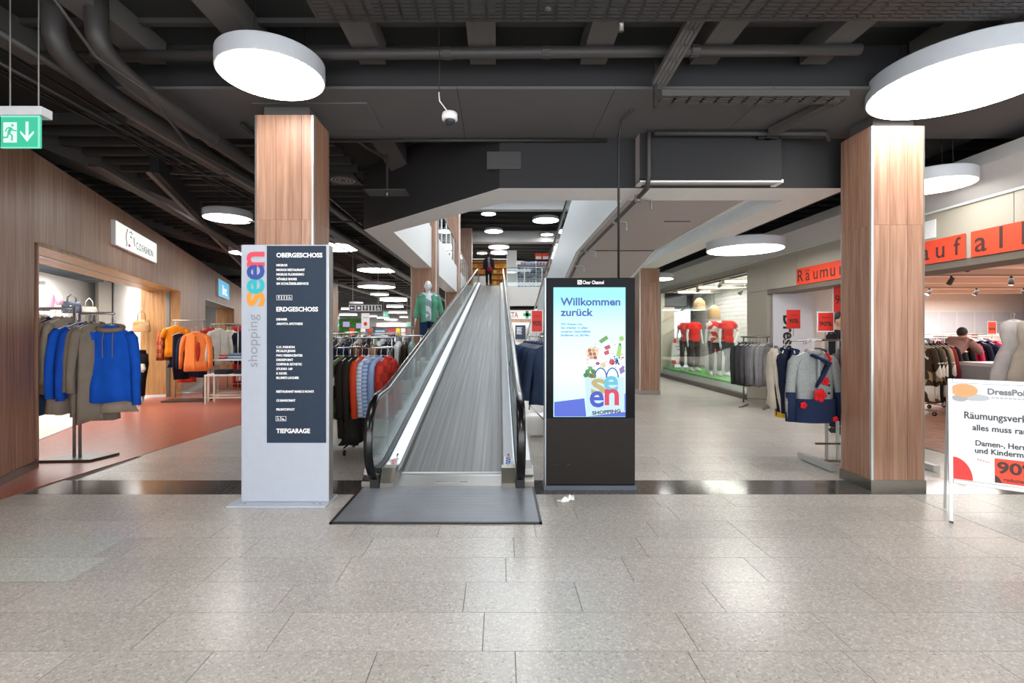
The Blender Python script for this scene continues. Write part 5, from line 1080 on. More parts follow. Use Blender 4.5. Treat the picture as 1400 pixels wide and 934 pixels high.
# rack with the cardigan beside the right pillar
rk = thing('clothes_rack', 'silver clothes rack with flat foot bars behind the right foreground pillar', 'clothes rack', (3.45, 5.35, 0), 0)
MB().box(-.035, .035, -.30, .27, .01, .07).build('foot', 'frame_alu', rk); MB().box(.0, 1.1, -.02, .02, .03, .055).build('cross_bar', 'brushed', rk)
for x in (.12, .24, 1.05): MB().box(x-.012, x+.012, -.012, .012, .05, 1.35).build('post', 'frame_alu', rk)
MB().box(.0, 1.08, -.012, .012, .22, .24).build('cross_bar', 'brushed', rk); MB().box(1.02, 1.09, -.30, .27, .01, .07).build('foot', 'frame_alu', rk)
MB().tube([(-.28, 0, 1.36), (1.1, 0, 1.36)], .013, 8).build('hanging_bar', 'chrome', rk, True); MB().tube([(-.28, -.25, 1.33), (-.05, 0, 1.36)], .011, 8).build('hanging_arm', 'chrome', rk, True)
cg = garment('jacket', fabric('#8a8d8c', 'knit'), 'grey boiled wool jacket with navy hem and red flowers facing out', (3.20, 5.0, 1.335), .05, None, 1.0, var=0)
nv = fabric('#1c2742', 'knit'); rd = fabric('#c41f24', 'knit')
N = 22; L_ = .72*.95
def cuff_ring(z0, z1, a, d): return [[(a*math.cos(t)*wob(t, z, 0, .02), d*math.sin(t)*1.1, z) for t in [2*PI*k/N for k in range(N)]] for z in (z0, z1)]
MB().loft(cuff_ring(-.56, -.80, .228, .105), cap=False).build('navy_hem', nv, cg, True)
for s in (-1, 1): MB().tube([(s*.260, -.024, -.50), (s*.268, -.037, -.62), (s*.272, -.046, -.79)], [(.054, .050), (.052, .046), (.048, .043)], 12).build('navy_cuff', nv, cg, True)
MB().tube([(-.06, -.07, -.12), (.10, -.085, -.20), (.02, -.095, -.34), (-.04, -.10, -.44)], [(.05, .016), (.06, .02), (.05, .02), (.02, .012)], 8).build('navy_lapel', nv, cg, True)
MB().tube([(.09, -.07, -.10), (.12, -.085, -.16), (.09, -.09, -.22)], [(.03, .014)]*3, 8).build('red_trim', rd, cg, True)
def flower(x, y, z, r, par):
    q = MB()
    for k in range(5): a = 2*PI*k/5; q.ball((x+r*.6*math.cos(a), y, z+r*.6*math.sin(a)), (r*.5, .008, r*.5), 8, 4)
    q.ball((x, y-.006, z), (r*.25, .008, r*.25), 6, 4); q.build('flower', rd, par, True)
for f in ((-.01, -.115, -.52, .065), (.05, -.11, -.38, .04), (-.17, -.10, -.62, .035), (.16, -.10, -.76, .03), (.26, -.10, -.72, .03)): flower(*f, cg)
for z in (-.42, -.50): MB().ball((.09, -.105, z), (.014, .007, .014), 8, 4).build('button', 'black_plastic', cg)
for i, (x, y, kind, c, w_, rz) in enumerate([(3.13, 5.60, 'sweater', '#d9cdbb', 'cream jacket farthest left behind the navy one', 1.2), (3.17, 5.45, 'jacket', '#1a2136', 'navy jacket with yellow hem left of the grey wool jacket', .9), (3.24, 5.40, 'shirt', '#22304f', 'dark blue top right behind the navy jacket', 1.1), (3.50, 5.35, 'jacket', '#5a4a48', 'brown jacket beside the pillar edge', 1.3), (3.75, 5.35, 'jacket', '#6a6060', 'taupe jacket hidden by the pillar', 1.3)]):
    t = garment(kind, fabric(c), w_+', right pillar rack', (x, y, 1.335), rz, 'clothes behind the grey wool jacket', .98)
    if i == 1: MB().loft(cuff_ring(-.77, -.83, .225, .085), cap=False).build('yellow_hem', fabric('#d3a82b'), t, True)
price_sign('red ninety percent card in white frame above the rack by the right pillar', (3.36, 5.05, 1.46), 0, .155, .185, pole=.09)
price_sign('smaller red card behind the white framed one above the rack', (3.36, 5.6, 1.50), 0, .13, .19, pole=.10, frame='red_print')
# DressPoint door panel
dp = thing('shop_name_panel', 'white panel lettered vertically with the shop name at the right shop entrance', 'sign', (5.62, 9.55, 0), 0)
MB().box(-.28, .50, 0, .04, .06, 2.20).build('panel', mat('panel_white', '#cfd2da', .4), dp); MB().box(-.30, .52, -.01, .05, 0, .06).build('base', 'brushed', dp)
text('DressPoint', .27, dp, (-.10, -.003, 1.78), 'black_print', rot=(PI/2, PI/2, 0), width=1.32, bold=.008, height=.24)
# ================================================================ FIGURES
def J0():
    return dict(pelvis=(0, 0, .95), waist=(0, 0, 1.08), chest=(0, 0, 1.28), neck=(0, .01, 1.47), head=(0, -.015, 1.62),
        hipL=(-.09, 0, .92), kneeL=(-.10, -.01, .50), ankL=(-.10, .02, .08), toeL=(-.115, -.14, .035),
        hipR=(.09, 0, .92), kneeR=(.10, -.01, .50), ankR=(.10, .02, .08), toeR=(.115, -.14, .035),
        shL=(-.17, 0, 1.41), elL=(-.235, .01, 1.13), wrL=(-.25, -.04, .88), shR=(.17, 0, 1.41), elR=(.235, .01, 1.13), wrR=(.25, -.04, .88))
def body_mb(J, head=True, infl=0):
    V = {k: Vector(v) for k, v in J.items()}; q = MB(); i = infl
    q.tube([V['pelvis']-Vector((0, 0, .07)), V['pelvis'], V['waist'], V['chest'], V['neck']-Vector((0, 0, .06)), V['neck']], [(.12+i, .09+i), (.15+i, .105+i), (.12+i, .085+i), (.15+i, .11+i), (.12+i, .075+i), (.05+i, .05+i)], 16, up=(0, 1, 0))
    q.tube([V['shL'], V['shR']], .055+i, 10)
    if head:
        q.tube([V['neck']-Vector((0, 0, .05)), V['head']-Vector((0, 0, .06))], .048+i, 10)
    for s in 'LR':
        q.tube([V['hip'+s]+Vector((0, 0, .04)), V['hip'+s]-Vector((0, 0, .06)), V['hip'+s].lerp(V['knee'+s], .6), V['knee'+s], V['knee'+s].lerp(V['ank'+s], .35), V['ank'+s]], [.09+i, .088+i, .066+i, .052+i, .052+i, .036+i], 12)
        q.tube([V['ank'+s]+Vector((0, .03, -.03)), V['ank'+s]+Vector((0, 0, -.02)), V['ank'+s].lerp(V['toe'+s], .6), V['toe'+s]], [(.03, .035), (.038, .045), (.042, .03), (.03, .02)], 10, up=(1, 0, 0))
        q.tube([V['sh'+s], V['sh'+s].lerp(V['el'+s], .5), V['el'+s], V['el'+s].lerp(V['wr'+s], .35), V['wr'+s]], [.052+i, .044+i, .036+i, .036+i, .025+i], 10)
        d = (V['wr'+s]-V['el'+s]).normalized(); sd = Vector((0, 1, 0)); sd = (sd-d*sd.dot(d)).normalized(); n = d.cross(sd); w_ = V['wr'+s]
        pc = w_+d*.05; q.tube([w_, w_+d*.03, w_+d*.09], [(.018, .024), (.016, .038), (.014, .038)], 10, up=sd)
        for k, (o, l) in enumerate(((-.030, .062), (-.010, .074), (.010, .078), (.030, .070))):
            b0 = w_+d*.085+sd*o; cu = n*(.012 if s == 'L' else -.012); q.tube([b0, b0+d*l*.5+cu*.4, b0+d*l+cu*1.6], [.0095, .009, .007], 6)
        q.tube([w_+d*.03-sd*.03, w_+d*.06-sd*.052, w_+d*.092-sd*.058], [.011, .010, .008], 6)
    if head:
        h = V['head']; q.ball(h, (.074, .092, .108), 18, 12); q.ball(h+Vector((0, -.045, -.065)), (.045, .045, .045), 12, 8)
        q.tube([h+Vector((0, -.09, .01)), h+Vector((0, -.112, -.022)), h+Vector((0, -.09, -.03))], [.010, .014, .010], 6)
        for s in (-1, 1): q.ball(h+Vector((s*.075, .01, -.01)), (.012, .02, .03), 8, 6)
        q.tube([h+Vector((-.022, -.092, -.058)), h+Vector((.022, -.092, -.058))], .007, 6)
        for s in (-1, 1): q.tube([h+Vector((s*.045, -.085, .028)), h+Vector((s*.015, -.093, .026))], .008, 6)
    return q
def remesh(o, vox):
    m = o.modifiers.new('r', 'REMESH'); m.mode = 'VOXEL'; m.voxel_size = vox; m.use_smooth_shade = True
    s = o.modifiers.new('s', 'SMOOTH'); s.factor = .6; s.iterations = 4
    dg = bpy.context.evaluated_depsgraph_get(); me = bpy.data.meshes.new_from_object(o.evaluated_get(dg)); o.modifiers.clear(); me.name = o.data.name; o.data = me; return o
def top_mb(J, hem=.82, sl=1.0, infl=.016, open_=False):
    V = {k: Vector(v) for k, v in J.items()}; q = MB(); i = infl; hp = V['pelvis'].copy(); lo = V['waist'].lerp(hp, (1.08-hem)/(1.08-.95))
    q.tube([lo, hp if hem < .9 else V['waist'].lerp(hp, .5), V['waist'], V['chest'], V['neck']-Vector((0, 0, .055)), V['neck']-Vector((0, 0, .0))], [(.16+i, .12+i), (.152+i, .11+i), (.13+i, .095+i), (.155+i, .115+i), (.12+i, .08+i), (.055+i*.6, .055+i*.6)], 18, up=(0, 1, 0))
    q.tube([V['shL'], V['shR']], .058+i, 10)
    for s in 'LR':
        if sl <= .5: q.tube([V['sh'+s], V['sh'+s].lerp(V['el'+s], sl*1.4)], [.058+i, .056+i], 12)
        else: q.tube([V['sh'+s], V['sh'+s].lerp(V['el'+s], .5), V['el'+s], V['el'+s].lerp(V['wr'+s], .95)], [.056+i, .05+i, .044+i, .036+i], 12)
    return q
def legs_mb(J, infl=.012, length=.95):
    V = {k: Vector(v) for k, v in J.items()}; q = MB(); i = infl
    q.tube([V['pelvis']-Vector((0, 0, .09)), V['pelvis'], V['waist']-Vector((0, 0, .02))], [(.14+i, .10+i), (.15+i, .108+i), (.128+i, .09+i)], 16, up=(0, 1, 0))
    for s in 'LR': q.tube([V['hip'+s]+Vector((0, 0, .03)), V['hip'+s]-Vector((0, 0, .06)), V['hip'+s].lerp(V['knee'+s], .6), V['knee'+s], V['knee'+s].lerp(V['ank'+s], .4), V['knee'+s].lerp(V['ank'+s], length)], [.092+i, .09+i, .07+i, .058+i, .056+i, .046+i], 12)
    return q
def shoes(J, par, m):
    for s in 'LR':
        a, t_ = Vector(J['ank'+s]), Vector(J['toe'+s]); q = MB(); d = (t_-a).normalized()
        q.tube([a+Vector((0, .045, -.045)), a+Vector((0, .01, -.02)), a.lerp(t_, .5)+Vector((0, 0, .0)), t_+d*.03], [(.036, .04), (.045, .055), (.05, .04), (.035, .028)], 12, up=(1, 0, 0)); q.build('shoe', m, par, True)
def figure(name, label, cat, loc, rz, J, skin, parts, head=True, group=None, sc=1.0, vox=.012):
    t = thing(name, label, cat, loc, rz, group); t.scale = (sc, sc, sc)
    remesh(body_mb(J, head).build('body', skin, t), vox)
    for nm, mb, m in parts: remesh(mb.build(nm, m, t), vox*1.1)
    return t
# mannequin in green jacket on a plinth before the oak pillar
J = J0(); J.update(wrL=(-.27, -.07, .90), elR=(.26, .03, 1.14), wrR=(.27, -.03, .90), kneeL=(-.12, -.05, .5), head=(-.01, -.02, 1.62))
t = figure('mannequin', 'white mannequin in green jacket and jeans on a plinth before the oak pillar', 'mannequin', (-1.56, 10.75, .80), .15, J, 'mannequin', [('top', top_mb(J, .86, .3, .010), fabric('#dfe3e4', 'patch', '#8fa4ad')), ('jeans', legs_mb(J), fabric('#1f3557')), ], sc=1.03)
q = MB(); V = {k: Vector(v) for k, v in J.items()}
for s, sg_ in (('L', -1), ('R', 1)):
    q.tube([V['sh'+s], V['sh'+s].lerp(V['el'+s], .5), V['el'+s], V['el'+s].lerp(V['wr'+s], .9)], [.072, .066, .058, .05], 12)
    q.tube([(sg_*.10, -.0, .84), (sg_*.105, 0, 1.05), (sg_*.115, 0, 1.28), (sg_*.09, .0, 1.42)], [(.085, .15), (.075, .13), (.08, .15), (.06, .10)], 14, up=(0, 1, 0))
q.tube([(0, .06, .84), (0, .05, 1.1), (0, .06, 1.3), (0, .04, 1.43)], [(.13, .07), (.12, .06), (.13, .07), (.10, .05)], 14, up=(0, 1, 0))
remesh(q.build('green_jacket', fabric('#5b9b80'), t), .012)
shoes(J, t, 'white_plastic')
pt = MB().box(-.4, .4, -.3, .3, 0, .80).build('plinth', 'white_plastic'); pt.location = (-1.72, 10.78, 0); tag(pt, 'white plinth carrying the mannequin in the green jacket', 'plinth')
rail('clothes_rack', 'thin rail beside the plinth of the green jacket mannequin', (-2.2, 10.2, 0), 0, .8, 1.55, 'brushed', castors=False)
# shop window mannequins (headless, red tops)
def win_mann(x, y, rz, label, top, leg, J=None, sc=.98):
    J = J or J0(); t = figure('mannequin', label, 'mannequin', (x, y, .30), rz, J, 'mannequin', [('red_top', top_mb(J, .90, .35, .014), top), ('trousers', legs_mb(J, .010, .85), leg)], head=False, group='headless mannequins in the display window', sc=sc)
    shoes(J, t, 'white_plastic'); MB().cyl((0, .0, -.001), .16, .008, 24).build('stand_plate', 'steel', t); return t
Ja = J0(); Ja.update(elR=(.30, .05, 1.18), wrR=(.16, -.08, 1.02), kneeR=(.14, -.06, .5)); Jb = J0(); Jb.update(elR=(.36, .05, 1.2), wrR=(.20, -.06, 1.0), kneeL=(-.05, -.08, .5), ankL=(-.03, 0, .08), toeL=(-.02, -.16, .035))
win_mann(5.60, 14.75, -.4, 'headless mannequin in red printed top and brown trousers, farthest in the display window', fabric('#c9312c', 'patch', '#d8524a'), fabric('#3a2a28'))
win_mann(5.72, 14.4, .2, 'headless mannequin in plain red top, second from the far end of the window', fabric('#d8261f'), fabric('#3b2f2f'))
win_mann(5.70, 12.95, -.3, 'headless mannequin in red and white printed top and navy trousers', fabric('#d0302a', 'patch', '#e8d8d4'), fabric('#23262f'))
win_mann(5.93, 12.75, .2, 'headless mannequin in red top with hand on hip beside the grey jackets', fabric('#cf231d'), fabric('#1f2530'), Jb)
dp_ = thing('display_platform', 'low white window platform topped with artificial grass', 'platform', (6.2, 13.2, 0))
MB().box(-.82, .75, -2.9, 2.9, .0, .27).build('body', 'white_paint', dp_); MB().box(-.82, .75, -2.9, 2.9, .27, .30).build('turf', 'grass', dp_)
q = MB()
for k in range(240):
    y = -2.85+k*.0238; q.add([(-.822, y, .24+rnd.uniform(0, .03)), (-.828, y+.008, .30+rnd.uniform(-.02, .02)), (-.822, y+.016, .24)], [(0, 1, 2)])
o = q.build('turf_fringe', 'grass', dp_); o['kind'] = 'stuff'
q = MB()
for k in range(26): q.box(-.8285, -.826, -1.6+k*.08, -1.575+k*.08, .03+.02*math.sin(k), .24, T=None)
q.build('paper_strips', 'paper', dp_)
for (x, y, z, s, lb) in ((6.05, 13.55, .302, .30, 'lower white display cube between the mannequin pairs'), (6.05, 13.55, .604, .30, 'upper white display cube between the mannequin pairs')):
    o = MB().box(-.25, .25, -s, s, 0, .30).build('display_cube', 'white_plastic', bevel=.006); o.location = (x, y, z); tag(o, lb, 'cube')
o = MB().box(-.02, .02, -.11, .11, 0, .36).build('red_box', 'orange_print'); o.location = (5.95, 13.55, .906); o.rotation_euler = (0, 0, .3); tag(o, 'small orange red box standing on the white display cubes', 'box')
t = thing('advertising_board', 'small white and red poster board standing at the far end of the window', 'sign board', (5.75, 15.6, .30), -.75)
T = Matrix.Rotation(math.radians(-8), 4, 'X'); MB().box(-.33, .33, 0, .02, .12, 1.0, T=T).build('poster', 'white_print', t); MB().box(-.33, -.30, -.004, .024, 0, 1.0, T=T).box(.30, .33, -.004, .024, 0, 1.0, T=T).box(-.33, .33, -.004, .024, .98, 1.0, T=T).build('frame', 'frame_alu', t)
for (x0, x1, z0_, z1_, m) in ((-.28, -.12, .82, .95, 'orange_print'), (-.05, .25, .86, .92, 'print_grey3'), (-.2, .2, .68, .73, 'print_grey2'), (-.15, .22, .58, .63, 'print_grey2'), (-.10, .2, .40, .44, 'print_grey2'), (-.30, -.15, .14, .26, 'red_print'), (-.05, .12, .14, .32, 'red_print'), (.2, .3, .14, .22, 'red_print')):
    MB().box(x0, x1, -.004, -.001, z0_, z1_, T=T).build('printed_shape', m, t)
for (x, y, z, r, lb) in ((5.95, 14.6, 2.10, .17, 'wicker basket lamp shade hanging in the window, higher one'), (5.95, 13.6, 1.83, .17, 'wicker basket lamp shade hanging in the window, lower one')):
    t = thing('basket_lamp', lb, 'lamp', (x, y, z)); MB().lathe((0, 0, 0), [(r, 0), (r*1.02, .15), (r*.85, .27), (r*.4, .36), (.03, .38)], 18, cap=False).build('shade', 'wicker', t, True); MB().tube([(0, 0, .38), (0, 0, 2.8-z)], .006, 5).build('cord', 'cable_black', t)
    for k in range(5): MB().lathe((0, 0, .02+k*.06), [(r*1.03, 0), (r*1.03, .012)], 18, cap=False).build('hoop', 'tan_leather', t)
# spot lights: track heads with a glowing lens
def spot(x, y, z, label, rz=0, tilt=.6, power=40, grp=None, light=True, ty=0):
    t = thing('spotlight', label, 'spotlight', (x, y, z), rz, grp)
    MB().cyl((0, 0, -.02), .02, .05, 8).build('adapter', 'black_plastic', t); R = Matrix.Translation((0, 0, -.07)) @ Matrix.Rotation(tilt, 4, 'X')
    q = MB().lathe((0, 0, -.09), [(.05, 0), (.045, .10), (.03, .15), (.001, .152)], 14); q.v = [tuple(R @ Vector(v)) for v in q.v]; q.build('lamp_head', 'pipe_grey', t, True)
    q = MB().lathe((0, 0, -.092), [(.044, 0), (.042, .001)], 14); q.v = [tuple(R @ Vector(v)) for v in q.v]; q.build('lens', emis('lens_glow', '#fff8ee', 22), t)
def alight(x, y, z, sx, sy, power, col=(1, .96, .90), rot=(0, 0, 0), name='shop_fill_light'):
    l = bpy.data.lights.new(name, 'AREA'); l.shape = 'RECTANGLE'; l.size = sx; l.size_y = sy; l.energy = power; l.color = col
    o = bpy.data.objects.new(name, l); COL.objects.link(o); o.location = (x, y, z); o.rotation_euler = rot; return o
for i, y in enumerate((11.2, 12.8, 14.2, 15.5)): spot(5.75, y, 2.78, 'black spotlight at the top of the display window, %s from the near end' % ORD[i], grp='window spotlights')
tr = MB().box(-.015, .015, -3, 3, 0, .03).build('light_track', 'black_plastic'); tr.location = (5.75, 13.2, 2.78); tag(tr, 'black light track along the top inside the display window', 'track')
alight(6.1, 13.2, 2.74, 1.0, 5.5, 130)  # area fill added to brighten the window display
# ================================================================ RIGHT SHOP INTERIOR
for i, (Y, n) in enumerate(((4.6, 6), (6.2, 7), (8.0, 8), (10.2, 8), (13.0, 8))):
    w_ = MB().box(5.9, 19, -.02, .02, 0, .035).build('light_track', mat('track_white', '#9c948c', .5)); w_.location = (0, Y, 2.62); tag(w_, 'light track under the right shop ceiling, %s from the front' % ORD[i], 'track', 'light tracks of the right shop')
    for x in (6.5, 12, 18):
        MB().tube([(x, 0, .03), (x, 0, .21)], .006, 5).build('hanger_rod', 'steel', w_)
    for k in range(n): spot(6.4+k*1.25+(i % 2)*.5, Y, 2.60, 'spotlight on the %s track of the right shop, %s from left' % (ORD[i], ORD[k]), rz=rnd.uniform(-1.5, 1.5), tilt=rnd.uniform(.2, .9), grp='spotlights of the right shop')
cbm = bpy.data.objects['ceiling_shop_right']
for k in range(9): unit_box('ceiling_beam', cbm, 5.6, 19.8, 2.6+k*1.6, 2.8+k*1.6, 2.68, 2.82, mat('beam_tan', '#cfc2b5', .8))
alight(9.5, 6.5, 2.58, 4, 4, 60); alight(13.5, 8.5, 2.58, 7, 7, 420); alight(12, 14, 2.58, 8, 4, 420)  # added area fills lifting the right shop beyond its track spots
# frosted windows and shelving at the back wall
wb = thing('back_window', 'frosted window band in the back wall of the right shop', None); wb['kind'] = 'structure'; wb.name = 'window_2'
for k in range(7): unit_box('pane', wb, 14.6+k*.62, 15.18+k*.62, 16.95, 16.97, 1.45, 2.15, mat('frost_pane', '#c9ccd4', .4))
unit_box('window_frame', wb, 14.5, 18.1, 16.96, 16.99, 1.38, 2.22, 'white_paint')
s_ = thing('wall_shelf', 'white wall shelf stacked with pale boxes in the right shop', 'shelf', (16.2, 16.6, 1.05)); MB().box(-1.8, 1.6, -.2, .3, 0, .03).build('board', 'white_plastic', s_)
for x in (-1.5, 0, 1.4): MB().box(x-.02, x+.02, -.1, .3, -.25, 0).build('bracket', 'steel', s_)
for k in range(14):
    c = rnd.choice(['#e6d8d2', '#d9bcb4', '#efe8e2', '#a6604f', '#e8e0da']); o = MB().box(-.10, .10, -.15, .15, 0, rnd.choice([.28, .32, .34])).build('shoe_box', fabric(c)); o.location = (14.55+k*.235, 16.6, 1.081); tag(o, 'pale box on the wall shelf of the right shop, %s from left' % ORD[k], 'box', 'boxes on the wall shelf')
unit = thing('wardrobe_niche', 'dark framed white niche at the back right of the shop', 'niche', (17.9, 15.6, 0)); MB().box(-1.0, 1.6, 0, .08, 0, 2.35).build('back_panel', mat('niche_blue', '#b9bdca', .5), unit); MB().box(-1.1, -1.0, -.1, .1, 0, 2.42).box(-1.1, 1.6, -.1, .1, 2.35, 2.45).build('frame', 'sign_navy', unit); MB().box(-.02, .02, -.02, .0, 0, 2.35).build('mullion', 'frame_alu', unit)
rail('clothes_rack', 'rolling rack of patterned dark clothes just right of the foreground pillar inside the shop', (7.85, 8.9, 0), .5, 1.0, 1.34, 'chrome')
hang([('coat', '#4a3b2c', 'camouflage coat', 'patch', '#a89272'), ('coat', '#2b2b22', 'olive coat', 'patch', '#6b5f45'), ('coat', '#6d5a45', 'brown patterned coat', 'patch', '#1f1d1b'), ('coat', '#242326', 'black coat'), ('coat', '#a98f70', 'sand coat', 'patch', '#4c3d2c'), ('coat', '#8b2a35', 'wine red coat'), ('coat', '#1f1f22', 'black coat')], (7.4, 8.7, 1.34), (8.3, 9.15, 1.34), 'patterned coats in the right shop', 'on the rack inside the right shop')
rail('clothes_rack', 'rack of black and pink jackets in the middle of the right shop', (10.05, 10.4, 0), 0, 1.6, 1.36, 'chrome')
hang([('jacket', '#38262b', 'dark wine jacket'), ('jacket', '#222124', 'black jacket'), ('jacket', '#2c2b2e', 'black jacket'), ('jacket', '#1f2320', 'black jacket'), ('jacket', '#d22f5a', 'pink jacket'), ('jacket', '#1d2238', 'navy jacket'), ('jacket', '#1d2340', 'navy jacket'), ('jacket', '#c4284f', 'pink jacket'), ('jacket', '#e48f9a', 'salmon jacket')], (9.2, 10.4, 1.36), (10.8, 10.45, 1.36), 'jackets in the middle of the right shop', 'on the shop centre rack')
rail('clothes_rack', 'long rack of mixed clothes before the back wall of the right shop', (11.6, 13.2, 0), 0, 3.4, 1.40, 'chrome')
hang([(rnd.choice(['shirt', 'jacket']), c, w_) for c, w_ in [(rnd.choice([('#c9b9a8', 'beige top'), ('#8a8078', 'taupe top'), ('#4a4348', 'dark top'), ('#b96a72', 'rose top'), ('#e0d8d0', 'cream top'), ('#6d7482', 'slate top')])) for k in range(16)]], (10.0, 13.2, 1.40), (13.2, 13.2, 1.40), 'mixed tops at the back of the right shop', 'on the back rack', simple=True)
t = thing('sales_counter', 'low grey white counter table inside the right shop above the advertising board', 'counter', (9.15, 8.6, 0), .05)
MB().box(-.85, .9, -.3, .3, .86, .92).build('counter_top', 'white_plastic', t); MB().box(-.85, -.78, -.3, .3, 0, .86).box(.83, .9, -.3, .3, 0, .86).build('side_panel', mat('counter_grey', '#a8a9ac', .5), t); MB().box(-.78, .83, -.28, .28, .42, .45).build('shelf_board', 'counter_grey', t)
stack(3, (8.9, 8.6, .452), ['#c23a5a', '#7a2a3a', '#d8587a'], 'folded pink garment under the counter, left pile', group='folded clothes under the counter'); stack(3, (9.4, 8.6, .452), ['#a52f4f', '#3a2a2e', '#c9466a'], 'folded pink garment under the counter, right pile', group='folded clothes under the counter')
t = thing('shelf_unit', 'small unit of wrapped packs beside the salmon jacket', 'shelf', (11.15, 9.9, 0)); MB().box(-.3, .3, -.15, .15, 0, .05).box(-.3, -.28, -.15, .15, 0, 1.3).box(.28, .3, -.15, .15, 0, 1.3).box(-.3, .3, .13, .15, 0, 1.3).build('carcass', 'white_plastic', t)
for k in range(4): MB().box(-.28, .28, -.15, .13, .3+k*.25, .315+k*.25).build('shelf_board', 'white_plastic', t)
for k in range(4):
    for j in range(4): o = MB().box(-.05, .05, -.08, .08, 0, .17).build('wrapped_pack', fabric(['#b9a0a8', '#8f3f55', '#d5ccd0', '#4b4256'][(k+j) % 4])); o.location = (10.94+j*.14, 9.87, .316+k*.25); tag(o, 'wrapped pack, %s from left on %s board beside the salmon jacket' % (ORD[j], ORD[k]), 'pack', 'wrapped packs')
rail('clothes_rack', 'tall rack of pale gowns at the right edge inside the shop', (8.85, 7.6, 0), 1.35, 1.3, 1.72, 'chrome', castors=False)
hang([('dress', '#d9dadd', 'silver grey long gown'), ('dress', '#cfcbbf', 'ivory long gown'), ('dress', '#c9c6ae', 'pale olive long gown'), ('dress', '#dfd9d2', 'cream long gown'), ('dress', '#e6c5b4', 'peach long gown'), ('dress', '#d5d5dc', 'light grey long gown'), ('dress', '#c26a90', 'pink long gown')], (8.25, 8.0, 1.76), (8.6, 6.4, 1.76), 'long pale gowns', 'on the gown rack', sc=1.05, side='the far end', turn=.9)
price_sign('orange price card on a stand over the middle of the right shop', (9.95, 9.9, 1.42), 0, .16, .24, pole=.10, m='orange_print')
price_sign('large red poster hanging inside the right shop entrance beside the pillar', (5.75, 8.2, 1.75), 0, .32, .62)
# partition wall panel with lit white inside entrance
# shopper bending over the rack, and dark haired person by the rack
J = J0(); J.update(chest=(0, -.16, 1.22), neck=(0, -.27, 1.36), head=(0, -.35, 1.47), shL=(-.17, -.20, 1.32), shR=(.17, -.20, 1.32), elL=(-.24, -.38, 1.14), wrL=(-.16, -.58, 1.10), elR=(.24, -.40, 1.16), wrR=(.18, -.60, 1.12), kneeR=(.12, -.08, .5))
t = figure('person', 'shopper in brown pink jacket and dark trousers bending over a clothes rack', 'person', (8.62, 9.35, 0), 1.9, J, 'skin', [('jacket', top_mb(J, .84, 1.0, .022), fabric('#8d6a62')), ('trousers', legs_mb(J, .014), fabric('#26242a'))], sc=.97)
shoes(J, t, 'black_plastic')
h = Vector(J['head']); q = MB().ball(h+Vector((0, .022, .03)), (.086, .095, .10), 16, 10); remesh(q.build('hair', 'hair_dark', t), .012)
J = J0(); J.update(elL=(-.24, -.06, 1.15), wrL=(-.12, -.26, 1.1)); t = figure('person', 'dark haired person in black jacket behind the rack at the right pillar', 'person', (4.86, 7.0, 0), .4, J, 'skin', [('jacket', top_mb(J, .84, 1.0, .02), fabric('#1c1d22')), ('trousers', legs_mb(J, .014), fabric('#20222b'))], sc=1.0)
shoes(J, t, 'black_plastic'); h = Vector(J['head']); remesh(MB().ball(h+Vector((0, .025, .03)), (.084, .088, .10), 16, 10).build('hair', 'hair_dark', t), .012)
# person at the head of the moving walk seen from behind (faces +y)
J = J0(); J.update(kneeL=(-.10, -.10, .52), ankL=(-.10, -.14, .10), toeL=(-.11, -.30, .05), kneeR=(.10, -.02, .5), ankR=(.09, .14, .10), toeR=(.10, .0, .035))
t = figure('person', 'person in dark coat with grey scarf and red bag walking off the moving walk', 'person', (px_at(668, 25.6), 25.9, UZ+.012), PI, J, 'skin', [('coat', top_mb(J, .62, 1.0, .03), fabric('#23232a')), ('trousers', legs_mb(J, .012), fabric('#17171b'))], sc=1.0)
shoes(J, t, 'black_plastic'); h = Vector(J['head']); remesh(MB().ball(h+Vector((0, .028, .02)), (.088, .09, .115), 16, 10).build('hair', mat('hair_brown', '#3d2822', .7), t), .012)
MB().tube([(-.05, -.02, 1.50), (.0, .13, 1.42), (-.02, .165, 1.15), (-.03, .165, .86)], [(.05, .03), (.07, .02), (.075, .02), (.08, .015)], 10, up=(0, 1, 0)).build('scarf', fabric('#8f8f92', 'stripe', '#5d5d62'), t, True)
hb = handbag('red shoulder bag carried on the back of the person upstairs', (px_at(668, 25.6)+.06, 25.68, UZ+.78), PI, fabric('#8e1f2c'), .14, .2, .05, handle=fabric('#8e1f2c'), hh=.25)
# ================================================================ UPPER FLOOR THINGS
bl = thing('balustrade', 'glass and white post balustrade along the left edge of the upper floor opening', 'balustrade', (-1.62, 0, 3.87))
y = 7.6
while y < 26.5:
    MB().box(-.01, .01, y-.07, y+.07, 0, .90).build('post', 'white_paint', bl); MB().box(-.005, .005, y+.09, y+1.13, .06, .84).build('glass_panel', 'glass', bl); y += 1.22
MB().tube([(0, 7.4, .92), (0, 26.7, .92)], .025, 10).build('handrail', 'steel', bl, True)
br_ = thing('balustrade', 'glass balustrade with steel handrail right of the head of the moving walk', 'balustrade', (.42, 27.05, 3.98))
for k in range(3): MB().box(.02+k*.96, .96+k*.96, -.006, .006, .04, .98).build('glass_panel', 'glass', br_); MB().box(k*.96-.02, k*.96+.02, -.02, .02, 0, 1.03).build('post', 'steel', br_)
MB().tube([(-.05, 0, 1.05), (2.9, 0, 1.05)], .03, 10).build('handrail', 'steel', br_, True)
og = thing('goods_shelf', 'long shelf of warm orange and yellow goods upstairs behind the walking person', 'shelf', (-.55, 31, UZ+.03))
MB().box(-1.3, 1.0, .2, .25, 0, 2.1).build('back_panel', mat('shelf_tan', '#b98c4e', .6), og)
for k in range(6): MB().box(-1.3, 1.0, -.2, .2, .15+k*.36, .18+k*.36).build('shelf_board', 'shelf_tan', og)
